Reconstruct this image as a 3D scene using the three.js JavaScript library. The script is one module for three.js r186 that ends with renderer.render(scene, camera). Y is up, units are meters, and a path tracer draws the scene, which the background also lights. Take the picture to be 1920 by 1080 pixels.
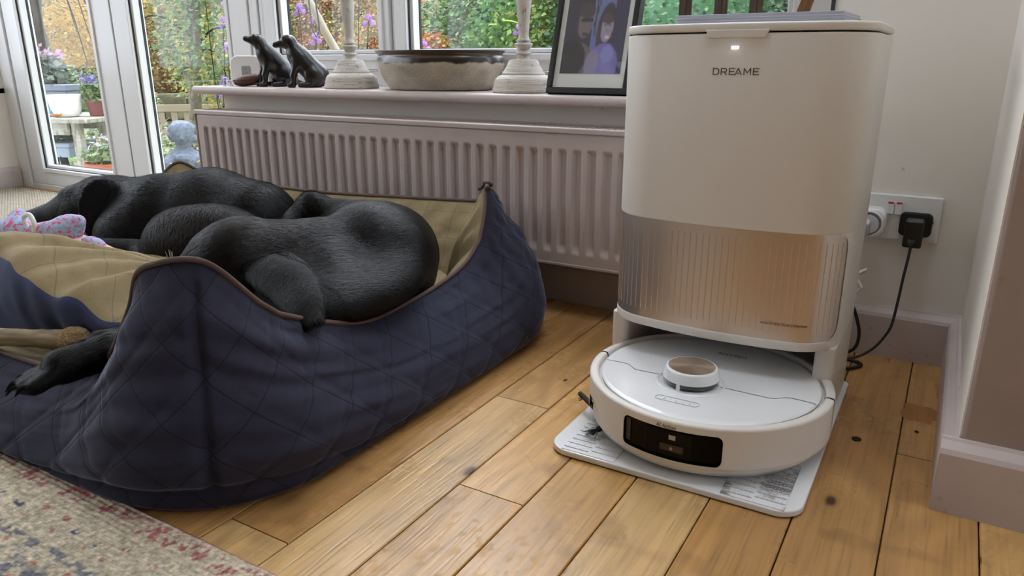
import * as THREE from 'three';
import { RoundedBoxGeometry } from 'three/addons/geometries/RoundedBoxGeometry.js';
import { TextGeometry } from 'three/addons/geometries/TextGeometry.js';
import { FontLoader } from 'three/addons/loaders/FontLoader.js';
import { mergeGeometries, mergeVertices } from 'three/addons/utils/BufferGeometryUtils.js';

// ------------------------------------------------------------------ camera, sky, exposure
const scene = new THREE.Scene();
const camera = new THREE.PerspectiveCamera(42.6, 1920 / 1080, 0.05, 200);
camera.position.set(0, 0.53, 0);
camera.rotation.order = 'YXZ';
camera.rotation.set(-17.097 * Math.PI / 180, 30.484 * Math.PI / 180, 0);
const renderer = new THREE.WebGLRenderer({ antialias: true });
renderer.toneMapping = THREE.LinearToneMapping;
renderer.toneMappingExposure = 4.8;
renderer.shadowMap.enabled = true;
{
  // even overcast sky, a little brighter towards the zenith
  const w = 64, h = 32, d = new Float32Array(w * h * 4);
  for (let j = 0; j < h; j++) for (let i = 0; i < w; i++) {
    const el = ((j + 0.5) / h - 0.5) * Math.PI, s = Math.max(0, Math.sin(el)), L = 0.55 + 0.75 * s, k = (j * w + i) * 4;
    d[k] = 0.90 * L; d[k + 1] = 0.97 * L; d[k + 2] = 1.08 * L; d[k + 3] = 1;
  }
  const t = new THREE.DataTexture(d, w, h, THREE.RGBAFormat, THREE.FloatType);
  t.mapping = THREE.EquirectangularReflectionMapping; t.magFilter = THREE.LinearFilter; t.needsUpdate = true;
  scene.background = t;
}
// the sun behind the cloud: broad and weak, from over the garden
const cloudSun = new THREE.DirectionalLight(0xf4f6ff, 0.5);
cloudSun.name = 'clouded_sun'; cloudSun.position.set(-4.5, 9, -5); cloudSun.target.position.set(-0.8, 0, -0.8);
cloudSun.castShadow = true; cloudSun.shadow.radius = 70; cloudSun.shadow.mapSize.set(2048, 2048);
Object.assign(cloudSun.shadow.camera, { left: -7, right: 7, top: 7, bottom: -7, near: 0.5, far: 30 });
scene.add(cloudSun, cloudSun.target);

// ------------------------------------------------------------------ helpers
const PI = Math.PI, { sin, cos, abs, min, max, sqrt, floor, exp, hypot, atan2, pow } = Math;
const clamp = (x, a = 0, b = 1) => x < a ? a : x > b ? b : x, lerp = (a, b, t) => a + (b - a) * t;
const smooth = (a, b, x) => { const t = clamp((x - a) / (b - a)); return t * t * (3 - 2 * t); };
function RNG(s) { let a = s | 0; return () => { a = (a + 0x6d2b79f5) | 0; let t = Math.imul(a ^ (a >>> 15), 1 | a); t = (t + Math.imul(t ^ (t >>> 7), 61 | t)) ^ t; return ((t ^ (t >>> 14)) >>> 0) / 4294967296; }; }
const hash2 = (x, y, s = 0) => { let h = Math.imul(x | 0, 374761393) ^ Math.imul(y | 0, 668265263) ^ Math.imul(s | 0, 1274126177); h = Math.imul(h ^ (h >>> 13), 1274126177); return ((h ^ (h >>> 16)) >>> 0) / 4294967296; };
const mod = (a, n) => ((a % n) + n) % n;
// value noise that repeats every px, py cells
function vnoise(x, y, px = 1e6, py = 1e6, s = 0) {
  const ix = floor(x), iy = floor(y), fx = x - ix, fy = y - iy, u = fx * fx * (3 - 2 * fx), v = fy * fy * (3 - 2 * fy);
  const a = hash2(mod(ix, px), mod(iy, py), s), b = hash2(mod(ix + 1, px), mod(iy, py), s), c = hash2(mod(ix, px), mod(iy + 1, py), s), d = hash2(mod(ix + 1, px), mod(iy + 1, py), s);
  return lerp(lerp(a, b, u), lerp(c, d, u), v);
}
function fbm(x, y, o = 4, px = 1e6, py = 1e6, s = 0) { let t = 0, a = 0.5, n = 0; for (let i = 0; i < o; i++) { t += a * vnoise(x, y, px, py, s + i); n += a; a *= 0.5; x *= 2; y *= 2; px *= 2; py *= 2; } return t / n; }
const noise3 = (x, y, z) => (vnoise(x, y + 17.3 * z, 1e6, 1e6, 3) + vnoise(y + 5.1, z + 11.7 * x, 1e6, 1e6, 7) + vnoise(z - 3.3, x + 7.9 * y, 1e6, 1e6, 11)) / 3;

function tex(w, h, fn, o = {}) {   // fn(u, v, x, y) -> [r, g, b] in 0..255 (or one number)
  const d = new Uint8Array(w * h * 4);
  for (let y = 0; y < h; y++) for (let x = 0; x < w; x++) {
    const c = fn((x + 0.5) / w, (y + 0.5) / h, x, y), k = (y * w + x) * 4;
    if (typeof c === 'number') d[k] = d[k + 1] = d[k + 2] = clamp(c, 0, 255); else { d[k] = clamp(c[0], 0, 255); d[k + 1] = clamp(c[1], 0, 255); d[k + 2] = clamp(c[2], 0, 255); }
    d[k + 3] = 255;
  }
  const t = new THREE.DataTexture(d, w, h, THREE.RGBAFormat);
  t.wrapS = t.wrapT = THREE.RepeatWrapping; t.magFilter = THREE.LinearFilter; t.minFilter = THREE.LinearMipmapLinearFilter; t.generateMipmaps = true;
  if (o.srgb) t.colorSpace = THREE.SRGBColorSpace;
  if (o.size) t.repeat.set(1 / o.size[0], 1 / o.size[1]);   // uv in metres
  t.needsUpdate = true; return t;
}
function merged(list) { return mergeGeometries(list.some((g) => !g.index) ? list.map((g) => g.index ? g.toNonIndexed() : g) : list); }
const std = (o) => new THREE.MeshStandardMaterial(o), phys = (o) => new THREE.MeshPhysicalMaterial(o);
const taken = new Map();
function numbered(name) { const n = taken.get(name) ?? 0; taken.set(name, n + 1); return n ? name + '_' + String(n).padStart(3, '0') : name; }
function mesh(name, geo, mat, parent) {
  const m = new THREE.Mesh(geo, mat); m.name = parent === scene || !parent ? numbered(name) : name; m.castShadow = m.receiveShadow = true;
  if (parent) parent.add(m);
  return m;
}
function thing(name, label, category, pos = [0, 0, 0], group) {
  const o = new THREE.Group(); o.name = numbered(name); o.position.set(...pos); scene.add(o);
  o.userData = { label, category }; if (group) o.userData.group = group; return o;
}
function tag(o, label, category, group) { o.userData.label = label; o.userData.category = category; if (group) o.userData.group = group; return o; }
function structure(name, label, category) { const o = new THREE.Group(); o.name = name; o.userData = { kind: 'structure', label, category }; scene.add(o); return o; }
function copyOf(src, pos, rotY = 0, label, group) {
  const c = src.clone(); c.name = numbered(src.name.replace(/_\d{3}$/, '')); c.position.set(...pos); c.rotation.y = rotY; c.userData = { ...src.userData };
  if (label) c.userData.label = label; if (group) c.userData.group = group; scene.add(c); return c;
}
// geometry with uv in metres from the dominant axis of the normal
function metric(g, off = [0, 0]) {
  const p = g.attributes.position, n = g.attributes.normal, uv = new Float32Array(p.count * 2);
  for (let i = 0; i < p.count; i++) {
    const ax = abs(n.getX(i)), ay = abs(n.getY(i)), az = abs(n.getZ(i)), x = p.getX(i), y = p.getY(i), z = p.getZ(i);
    const [u, v] = ay >= ax && ay >= az ? [x, z] : ax > az ? [z, y] : [x, y];
    uv[2 * i] = u + off[0]; uv[2 * i + 1] = v + off[1];
  }
  g.setAttribute('uv', new THREE.BufferAttribute(uv, 2)); return g;
}
const bxs = (x0, x1, y0, y1, z0, z1) => metric(new THREE.BoxGeometry(abs(x1 - x0), abs(y1 - y0), abs(z1 - z0)).translate((x0 + x1) / 2, (y0 + y1) / 2, (z0 + z1) / 2));
const rbx = (x0, x1, y0, y1, z0, z1, r = 0.004, s = 2) => metric(new RoundedBoxGeometry(abs(x1 - x0), abs(y1 - y0), abs(z1 - z0), s, min(r, abs(x1 - x0) / 2.01, abs(y1 - y0) / 2.01, abs(z1 - z0) / 2.01)).translate((x0 + x1) / 2, (y0 + y1) / 2, (z0 + z1) / 2));
const V = (x, y, z) => new THREE.Vector3(x, y, z);
const curve = (pts, closed = false, tension = 0.5) => new THREE.CatmullRomCurve3(pts.map((p) => p.isVector3 ? p : V(...p)), closed, 'catmullrom', tension);
const tube = (pts, r, seg = 40, rs = 8, closed = false) => new THREE.TubeGeometry(curve(pts, closed), seg, r, rs, closed);
function capTube(pts, r, seg = 40, rs = 8) { const a = V(...pts[0]), b = V(...pts[pts.length - 1]); const s = (p) => new THREE.SphereGeometry(r, rs, 6).translate(p.x, p.y, p.z); return merged([tube(pts, r, seg, rs), s(a), s(b)]); }
// tube with a radius that changes along it
function taper(pts, radii, seg = 24, rs = 8, rough = 0, seed = 1) {
  const c = curve(pts), fr = c.computeFrenetFrames(seg, false), pos = [], nor = [], uv = [], idx = [];
  for (let i = 0; i <= seg; i++) {
    const t = i / seg, p = c.getPoint(t), k = t * (radii.length - 1), a = floor(min(k, radii.length - 2)), r = lerp(radii[a], radii[a + 1], k - a);
    for (let j = 0; j <= rs; j++) {
      const q = (j % rs) / rs * 2 * PI, rr = r * (1 + rough * (vnoise(j % rs * 0.9, i * 0.5, rs, 1e5, seed) - 0.5) * 2), n = fr.normals[i].clone().multiplyScalar(cos(q)).addScaledVector(fr.binormals[i], sin(q));
      pos.push(p.x + n.x * rr, p.y + n.y * rr, p.z + n.z * rr); nor.push(n.x, n.y, n.z); uv.push(j / rs * 2 * PI * r, t * c.getLength());
    }
  }
  for (let i = 0; i < seg; i++) for (let j = 0; j < rs; j++) { const a = i * (rs + 1) + j, b = a + rs + 1; idx.push(a, b, a + 1, a + 1, b, b + 1); }
  for (const [row, flip] of [[0, true], [seg, false]]) {
    const c0 = pos.length / 3, p = c.getPoint(row / seg), tg = c.getTangent(row / seg).multiplyScalar(flip ? -1 : 1); pos.push(p.x, p.y, p.z); nor.push(tg.x, tg.y, tg.z); uv.push(0, 0);
    for (let j = 0; j < rs; j++) { const a = row * (rs + 1) + j; flip ? idx.push(c0, a, a + 1) : idx.push(c0, a + 1, a); }
  }
  const g = new THREE.BufferGeometry(); g.setAttribute('position', new THREE.Float32BufferAttribute(pos, 3)); g.setAttribute('normal', new THREE.Float32BufferAttribute(nor, 3)); g.setAttribute('uv', new THREE.Float32BufferAttribute(uv, 2)); g.setIndex(idx);
  if (rough) g.computeVertexNormals(); return g;
}
// grid surface: f(i, j) -> [x, y, z], g(i, j) -> [u, v]
function gridSurf(nx, ny, f, uvf, closeX = false, flip = false) {
  const pos = [], uv = [], idx = [];
  for (let j = 0; j <= ny; j++) for (let i = 0; i <= nx; i++) { pos.push(...f(i, j)); uv.push(...(uvf ? uvf(i, j) : [i / nx, j / ny])); }
  for (let j = 0; j < ny; j++) for (let i = 0; i < nx; i++) { const a = j * (nx + 1) + i, b = a + nx + 1; flip ? idx.push(a, b, a + 1, a + 1, b, b + 1) : idx.push(a, a + 1, b, a + 1, b + 1, b); }
  const g = new THREE.BufferGeometry(); g.setAttribute('position', new THREE.Float32BufferAttribute(pos, 3)); g.setAttribute('uv', new THREE.Float32BufferAttribute(uv, 2)); g.setIndex(idx); g.computeVertexNormals();
  if (closeX) { const n = g.attributes.normal; for (let j = 0; j <= ny; j++) { const a = j * (nx + 1), b = a + nx, v = V(n.getX(a) + n.getX(b), n.getY(a) + n.getY(b), n.getZ(a) + n.getZ(b)).normalize(); n.setXYZ(a, v.x, v.y, v.z); n.setXYZ(b, v.x, v.y, v.z); } }
  return g;
}
const lathe = (pts, seg = 48) => new THREE.LatheGeometry(pts.map(([r, y]) => new THREE.Vector2(r, y)), seg);
function shapeOf(pts) { const s = new THREE.Shape(); pts.forEach(([x, y], i) => i ? s.lineTo(x, y) : s.moveTo(x, y)); return s; }
function roundRect(x0, x1, y0, y1, r, Shape = THREE.Shape) {
  const s = new Shape(), [a, b, c, d] = Array.isArray(r) ? r : [r, r, r, r];   // corners: x0y0, x1y0, x1y1, x0y1
  s.moveTo(x0 + a, y0); s.lineTo(x1 - b, y0); s.absarc(x1 - b, y0 + b, b, -PI / 2, 0, false); s.lineTo(x1, y1 - c); s.absarc(x1 - c, y1 - c, c, 0, PI / 2, false); s.lineTo(x0 + d, y1); s.absarc(x0 + d, y1 - d, d, PI / 2, PI, false); s.lineTo(x0, y0 + a); s.absarc(x0 + a, y0 + a, a, PI, 1.5 * PI, false); return s;
}
// shape in x,z extruded upward from y0 to y1; outline points are [x, z]
function upright(shape, y0, y1, bevel = 0, seg = 12) {
  const g = new THREE.ExtrudeGeometry(shape, { depth: y1 - y0 - 2 * bevel, bevelEnabled: bevel > 0, bevelThickness: bevel, bevelSize: bevel, bevelOffset: -bevel, bevelSegments: 3, curveSegments: seg });
  g.rotateX(PI / 2).translate(0, y1 - bevel, 0); return g;   // shape y becomes z
}
// signed-distance solids meshed by surface nets
const smin = (a, b, k) => { if (k <= 0) return min(a, b); const h = max(k - abs(a - b), 0) / k; return min(a, b) - h * h * k * 0.25; };
function capsule(a, b, ra, rb, k = 0.03) {
  const [ax, ay, az] = a, dx = b[0] - ax, dy = b[1] - ay, dz = b[2] - az, l2 = dx * dx + dy * dy + dz * dz || 1e-9, l = sqrt(l2);
  return { k, dir: [dx / l, dy / l, dz / l], d: (x, y, z) => { const px = x - ax, py = y - ay, pz = z - az, t = clamp((px * dx + py * dy + pz * dz) / l2); const r = lerp(ra, rb, t); return hypot(px - dx * t, py - dy * t, pz - dz * t) - r; } };
}
function ellipsoid(c, r, q, k = 0.03, dir = [1, 0, 0]) {   // q: euler turn [x, y, z]
  const m = new THREE.Matrix4().makeRotationFromEuler(new THREE.Euler(...(q ?? [0, 0, 0]))).transpose().elements, [rx, ry, rz] = r, rm = min(rx, ry, rz);
  return { k, dir, d: (x, y, z) => { const px = x - c[0], py = y - c[1], pz = z - c[2], a = (m[0] * px + m[4] * py + m[8] * pz) / rx, b = (m[1] * px + m[5] * py + m[9] * pz) / ry, e = (m[2] * px + m[6] * py + m[10] * pz) / rz, k0 = hypot(a, b, e), k1 = hypot(a / rx, b / ry, e / rz); return k1 < 1e-6 ? -rm : k0 * (k0 - 1) / k1; } };
}
const field = (prims) => (x, y, z) => { let d = 1e3; for (const p of prims) { const e = p.d(x, y, z); d = p.cut ? -smin(-d, e, p.k) : smin(d, e, p.k); } return d; };
function surfaceNets(f, lo, hi, cell) {
  const nx = Math.ceil((hi[0] - lo[0]) / cell) + 1, ny = Math.ceil((hi[1] - lo[1]) / cell) + 1, nz = Math.ceil((hi[2] - lo[2]) / cell) + 1, F = new Float32Array(nx * ny * nz), id = new Int32Array(nx * ny * nz).fill(-1);
  const at = (i, j, k) => (k * ny + j) * nx + i;
  for (let k = 0; k < nz; k++) for (let j = 0; j < ny; j++) for (let i = 0; i < nx; i++) F[at(i, j, k)] = f(lo[0] + i * cell, lo[1] + j * cell, lo[2] + k * cell);
  const pos = [], idx = [], C = [[0, 0, 0], [1, 0, 0], [0, 1, 0], [1, 1, 0], [0, 0, 1], [1, 0, 1], [0, 1, 1], [1, 1, 1]], E = [[0, 1], [2, 3], [4, 5], [6, 7], [0, 2], [1, 3], [4, 6], [5, 7], [0, 4], [1, 5], [2, 6], [3, 7]];
  for (let k = 0; k < nz - 1; k++) for (let j = 0; j < ny - 1; j++) for (let i = 0; i < nx - 1; i++) {
    let x = 0, y = 0, z = 0, n = 0;
    for (const [a, b] of E) {
      const A = C[a], B = C[b], fa = F[at(i + A[0], j + A[1], k + A[2])], fb = F[at(i + B[0], j + B[1], k + B[2])];
      if ((fa < 0) !== (fb < 0)) { const t = fa / (fa - fb); x += A[0] + (B[0] - A[0]) * t; y += A[1] + (B[1] - A[1]) * t; z += A[2] + (B[2] - A[2]) * t; n++; }
    }
    if (n) { id[at(i, j, k)] = pos.length / 3; pos.push(lo[0] + (i + x / n) * cell, lo[1] + (j + y / n) * cell, lo[2] + (k + z / n) * cell); }
  }
  const quad = (a, b, c, d, s) => s ? idx.push(a, b, c, a, c, d) : idx.push(a, c, b, a, d, c);
  for (let k = 1; k < nz - 1; k++) for (let j = 1; j < ny - 1; j++) for (let i = 1; i < nx - 1; i++) {
    const f0 = F[at(i, j, k)] < 0;
    if (f0 !== F[at(i + 1, j, k)] < 0) quad(id[at(i, j - 1, k - 1)], id[at(i, j, k - 1)], id[at(i, j, k)], id[at(i, j - 1, k)], f0);
    if (f0 !== F[at(i, j + 1, k)] < 0) quad(id[at(i - 1, j, k - 1)], id[at(i - 1, j, k)], id[at(i, j, k)], id[at(i, j, k - 1)], f0);
    if (f0 !== F[at(i, j, k + 1)] < 0) quad(id[at(i - 1, j - 1, k)], id[at(i, j - 1, k)], id[at(i, j, k)], id[at(i - 1, j, k)], f0);
  }
  const g = new THREE.BufferGeometry(); g.setAttribute('position', new THREE.Float32BufferAttribute(pos, 3)); g.setIndex(idx);
  const nor = new Float32Array(pos.length), e = cell * 0.6;
  for (let i = 0; i < pos.length; i += 3) { const x = pos[i], y = pos[i + 1], z = pos[i + 2]; let a = f(x + e, y, z) - f(x - e, y, z), b = f(x, y + e, z) - f(x, y - e, z), c = f(x, y, z + e) - f(x, y, z - e); const l = hypot(a, b, c) || 1; nor[i] = a / l; nor[i + 1] = b / l; nor[i + 2] = c / l; }
  g.setAttribute('normal', new THREE.BufferAttribute(nor, 3)); return metric(g);
}
const sans = await new FontLoader().loadAsync('fonts/droid/droid_sans_regular.typeface.json');
function lettering(text, size, depth, font = sans) { const g = new TextGeometry(text, { font, size, depth, curveSegments: 4, bevelEnabled: false }); g.computeBoundingBox(); const b = g.boundingBox; g.translate(-(b.min.x + b.max.x) / 2, -(b.min.y + b.max.y) / 2, 0); return g; }
// ------------------------------------------------------------------ shared materials of the room
const plasterBump = tex(512, 512, (u, v) => 128 + 60 * (fbm(u * 40, v * 40, 3, 40, 40, 5) - 0.5) + 50 * (fbm(u * 9, v * 9, 2, 9, 9, 8) - 0.5), { size: [0.5, 0.5] });
const wallMap = tex(1024, 1024, (u, v, x, y) => {
  let s = 247 + 8 * (fbm(u * 12, v * 12, 4, 12, 12, 3) - 0.5);
  const cx = floor(u * 34), cy = floor(v * 34), h = hash2(cx, cy, 91);   // flecks and small scuffs of dirt
  if (h > 0.93) { const px = (cx + 0.2 + 0.6 * hash2(cx, cy, 92)) / 34, py = (cy + 0.2 + 0.6 * hash2(cx, cy, 93)) / 34, a = hash2(cx, cy, 94) * PI, l = h > 0.988 ? 6 : 1.5; const dx = (u - px) * 1024, dy = (v - py) * 1024, p = dx * cos(a) + dy * sin(a), q = -dx * sin(a) + dy * cos(a); s -= 48 * exp(-(p * p) / (l * l) - (q * q) / 1.4); }
  return [s, s, s];
}, { srgb: true, size: [1.6, 1.6] });
const paintWear = tex(512, 512, (u, v) => {
  let s = 240 + 18 * (fbm(u * 10, v * 10, 4, 10, 10, 31) - 0.5);
  const k = fbm(u * 40, v * 40, 3, 40, 40, 37); if (k > 0.8) s -= (k - 0.8) * 200;
  return [s, s, s];
}, { srgb: true, size: [0.7, 0.7] });
const brushBump = tex(512, 512, (u, v) => 128 + 90 * (fbm(u * 90, v * 10, 3, 90, 10, 41) - 0.5), { size: [0.4, 0.4] });
const M = {
  wall: std({ color: 0xf0ebe2, map: wallMap, roughness: 0.85, bumpMap: plasterBump, bumpScale: 0.0006 }),
  ceiling: std({ color: 0xf1efe9, roughness: 0.9 }),
  skirting: std({ color: 0xcfc0bb, map: paintWear, roughness: 0.5, bumpMap: brushBump, bumpScale: 0.0003 }),
  pier: std({ color: 0xab9a92, map: paintWear, roughness: 0.6, bumpMap: brushBump, bumpScale: 0.0005 }),
  radiator: std({ color: 0xcfc0bb, map: paintWear, roughness: 0.42, bumpMap: brushBump, bumpScale: 0.00015 }),
  sill: std({ color: 0xcfc0bb, map: paintWear, roughness: 0.42, bumpMap: brushBump, bumpScale: 0.0002 }),
  upvc: phys({ color: 0xe0e1e2, roughness: 0.28, clearcoat: 0.2, clearcoatRoughness: 0.3 }),
  gasket: std({ color: 0x34383b, roughness: 0.7 }),
  glass: phys({ color: 0xffffff, transmission: 1, thickness: 0, roughness: 0.02, ior: 1.5, specularIntensity: 0.5 }),
  subfloor: std({ color: 0x8a6f50, roughness: 1 }),
};

// ------------------------------------------------------------------ floor of oak boards running to the window wall
const oak = tex(512, 2048, (u, v) => {
  const warp = fbm(u * 3, v * 4, 3, 3, 4, 11) * 1.6, g = fbm(u * 70 + warp * 3, v * 5, 4, 70, 5, 12), ring = 0.5 + 0.5 * sin(2 * PI * (u * 9 + warp * 3.2 + 0.4 * sin(2 * PI * v)));
  const pore = pow(fbm(u * 160, v * 22, 2, 160, 22, 13), 4), tone = fbm(u * 5, v * 2, 3, 5, 2, 14);
  let s = 0.88 + 0.11 * (g - 0.5) + 0.06 * (ring - 0.5) + 0.16 * (tone - 0.5) - 0.24 * pore;
  let r = 226 * s, gg = 184 * s, b = 124 * s;
  for (const [ku, kv, kr] of [[0.2, 0.13, 1], [0.75, 0.38, 0.7], [0.45, 0.62, 1.2], [0.86, 0.86, 0.8], [0.12, 0.77, 0.6]]) {   // knots
    const du = (u - ku) * 0.40, dv = (v - kv) * 1.6, dd = hypot(du, dv * 0.55) / (0.007 * kr), k = exp(-pow(dd * 1.25, 4)), halo = exp(-dd * dd / 9) * (0.5 + 0.5 * sin(dd * 7));
    r = lerp(r, 62, k * 0.85) * (1 - 0.05 * halo); gg = lerp(gg, 38, k * 0.85) * (1 - 0.06 * halo); b = lerp(b, 20, k * 0.85) * (1 - 0.07 * halo);
  }
  const st = fbm(u * 6, v * 24, 3, 6, 24, 19); if (st > 0.66) { const k = (st - 0.66) * 2.2; r *= 1 - k * 0.35; gg *= 1 - k * 0.38; b *= 1 - k * 0.4; }   // worn dirt
  return [r, gg, b];
}, { srgb: true, size: [0.40, 1.6] });
const oakBump = tex(512, 1024, (u, v) => 150 - 200 * pow(fbm(u * 130, v * 16, 2, 130, 16, 13), 3) + 30 * (fbm(u * 40, v * 8, 3, 40, 8, 22) - 0.5), { size: [0.40, 0.8] });
const oakRough = tex(512, 512, (u, v) => { let s = 118 + 70 * (fbm(u * 7, v * 7, 4, 7, 7, 25) - 0.5); const a = fbm(u * 50, v * 50, 2, 50, 50, 27); return s + (a > 0.7 ? 60 : 0); }, { size: [0.5, 0.5] });
const oakMats = [[0xffffff, 1], [0xf2e6d8, 0.98], [0xfff4e2, 1], [0xe6d6c4, 0.95], [0xf7ead0, 1]].map(([c]) => std({ color: c, map: oak, bumpMap: oakBump, bumpScale: 0.0005, roughnessMap: oakRough, roughness: 0.64 }));
const floorG = structure('floor', 'golden oak floorboards with dark joints running to the window wall', 'floor');
mesh('underfloor', bxs(-3.6, 2.3, -0.06, -0.02, -1.75, 6.1), M.subfloor, floorG);
{
  const r = RNG(7), W = 0.0977, T = 0.02;
  const plank = (x0, x1, z0, z1) => {
    const g = 0.0009, e = 0.0012, s = shapeOf([[x0 + g, -T], [x1 - g, -T], [x1 - g, -e], [x1 - g - e, 0], [x0 + g + e, 0], [x0 + g, -e]]);
    const geo = new THREE.ExtrudeGeometry(s, { depth: z1 - z0 - 0.0018, bevelEnabled: false }).translate(0, 0, z0 + 0.0009), ou = r() * 3, ov = r() * 7;
    mesh('plank', metric(geo, [ou, ov]), oakMats[floor(r() * oakMats.length)], floorG);
  };
  for (let k = -36; k < 23; k++) {
    const x0 = -0.003 + k * W, x1 = x0 + W; let z = x1 < -1.8 ? -1.70 : -1.475;
    const known = { '-5': [-0.697], '-7': [-0.494], '0': [-1.076], '-3': [-1.21], '-2': [0.1], '-1': [-0.35], '-4': [-0.1, -1.35], '-6': [-0.95] }[k];
    const cuts = known ? [...known].sort((a, b) => a - b) : [];
    let last = known ? cuts[cuts.length - 1] : z - r() * 0.5;
    while (last < 6.0) { last += last > 0.6 ? 1.6 + r() * 1.1 : 0.7 + r() * 1.1; if (last > z + 0.15 && last < 5.7) cuts.push(last); }
    for (const c of [...cuts, 6.0]) { if (c > z) { plank(x0, min(x1, 2.2), z, c); z = c; } }
  }
}

{ // old water stain in the plank by the alcove skirting
  const p = []; for (let i = 0; i < 40; i++) { const a = i / 40 * 2 * PI, k = 0.75 + 0.5 * vnoise(i * 0.45, 3.3, 18, 9, 5); p.push([cos(a) * 0.0265 * k, sin(a) * 0.036 * k]); }
  const g = new THREE.ShapeGeometry(shapeOf(p)).rotateX(-PI / 2).translate(0.0185, 0.0004, -1.232); const m = std({ color: 0xc2a47e, map: oak, roughness: 0.6 }); mesh('stain', metric(g), m, floorG);
}

// ------------------------------------------------------------------ walls, ceiling, pier
const CE = 2.36, ZI = -1.475, ZO = -1.80, ZF = -1.69;   // inner face, outer face, inner face of the window frames
const WX0 = -1.862, WX1 = -0.245, DX0 = -3.47, DX1 = -1.99;
function struct(name, geo, mat, label, category) { const m = mesh(name, geo, mat, scene); m.name = name; m.userData = { kind: 'structure', label, category }; return m; }
struct('wall_front', merged([
  bxs(-1.835, 0.06, -0.05, 0.436, ZO, ZI), bxs(-0.213, 0.06, 0.436, 2.08, ZO, ZI), bxs(-3.77, 0.06, 2.08, CE, ZO, ZI), bxs(0.06, 2.5, -0.05, CE, ZO, ZI),
]), M.wall, 'off-white plastered wall under and beside the window', 'wall');
struct('wall_left', merged([
  bxs(-3.77, -3.47, -0.05, 0.42, ZO, 6.3), bxs(-3.77, -3.47, 2.08, CE, ZO, 6.3), bxs(-3.77, -3.47, 0.4, 2.1, 2.16, 6.3), bxs(-3.77, -3.47, 0.4, 2.1, ZO, -1.66),
]), M.wall, 'cream side wall next to the glazed doors', 'wall');
const RW = { z0: -0.85, z1: 0.15, y0: 0.75, y1: 2.05 };
struct('wall_right', merged([bxs(2.2, 2.5, -0.05, RW.y0, ZO, 6.3), bxs(2.2, 2.5, RW.y1, CE, ZO, 6.3), bxs(2.2, 2.5, RW.y0, RW.y1, ZO, RW.z0), bxs(2.2, 2.5, RW.y0, RW.y1, RW.z1, 6.3)]), M.pier, 'taupe painted wall with an opening for the added window', 'wall');
struct('wall_back', bxs(-3.77, 2.5, -0.05, CE, 6.0, 6.3), M.pier, 'taupe wall across the room', 'wall');
const SK = { x0: -0.75, x1: 1.3, z0: -1.40, z1: -0.50 }, SM = { x0: -2.4, x1: -2.0, z0: 1.5, z1: 2.0 };   // roof lights; the wide one is added out of view to brighten the bed
struct('ceiling', merged([
  bxs(-3.77, 2.5, CE, CE + 0.2, ZO, SK.z0), bxs(-3.77, SK.x0, CE, CE + 0.2, SK.z0, SK.z1), bxs(SK.x1, 2.5, CE, CE + 0.2, SK.z0, SK.z1), bxs(-3.77, 2.5, CE, CE + 0.2, SK.z1, SM.z0),
  bxs(-3.77, SM.x0, CE, CE + 0.2, SM.z0, SM.z1), bxs(SM.x1, 2.5, CE, CE + 0.2, SM.z0, SM.z1), bxs(-3.77, 2.5, CE, CE + 0.2, SM.z1, 6.3),
]), M.ceiling, 'white ceiling with a small roof light and a wide added one', 'ceiling');
const pier = structure('wall_pier', 'projecting wall end with a white side and taupe painted front', 'wall');
mesh('white_side', bxs(0.06, 0.075, 0, CE, ZI, -0.967), M.wall, pier);
mesh('painted_front', rbx(0.0615, 2.2, 0, CE, ZI, -0.963, 0.006), M.pier, pier);
// skirting boards with a chamfered top
function skirting(name, len, pos, rotY, label) {
  const s = shapeOf([[0, 0], [0.018, 0], [0.018, 0.078], [0.015, 0.084], [0.006, 0.092], [0.004, 0.095], [0, 0.095]]);
  const g = metric(new THREE.ExtrudeGeometry(s, { depth: len, bevelEnabled: false })); g.rotateY(rotY).translate(...pos);
  return struct(name, g, M.skirting, label, 'baseboard');
}
skirting('baseboard_front', 1.895, [0.06, 0, ZI], -PI / 2, 'mauve painted skirting board below radiator and wall socket');
skirting('baseboard_alcove', 0.5, [0.06, 0, -0.9632], -PI, 'mauve skirting board along the white alcove side');
skirting('baseboard_pier', 2.152, [2.194, 0, -0.963], -PI / 2, 'mauve skirting board round the taupe wall end');
skirting('baseboard_left', 7.68, [-3.47, 0, -1.68], 0, 'pale mauve skirting board beside the glazed doors');

// ------------------------------------------------------------------ window, doors, sill
const sillG = struct('trim_001', metric(new THREE.ExtrudeGeometry((() => { const s = new THREE.Shape(); s.moveTo(-ZF, 0); s.lineTo(1.427, 0); s.absarc(1.427, -0.011, 0.011, PI / 2, PI * 1.5, false); s.lineTo(-ZF, -0.022); return s; })(), { depth: 1.70, bevelEnabled: false, curveSegments: 10 }).rotateY(PI / 2).translate(-1.895, 0.461, 0)), M.sill, 'mauve painted windowsill with a rounded nose above the radiator', 'windowsill');
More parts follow.
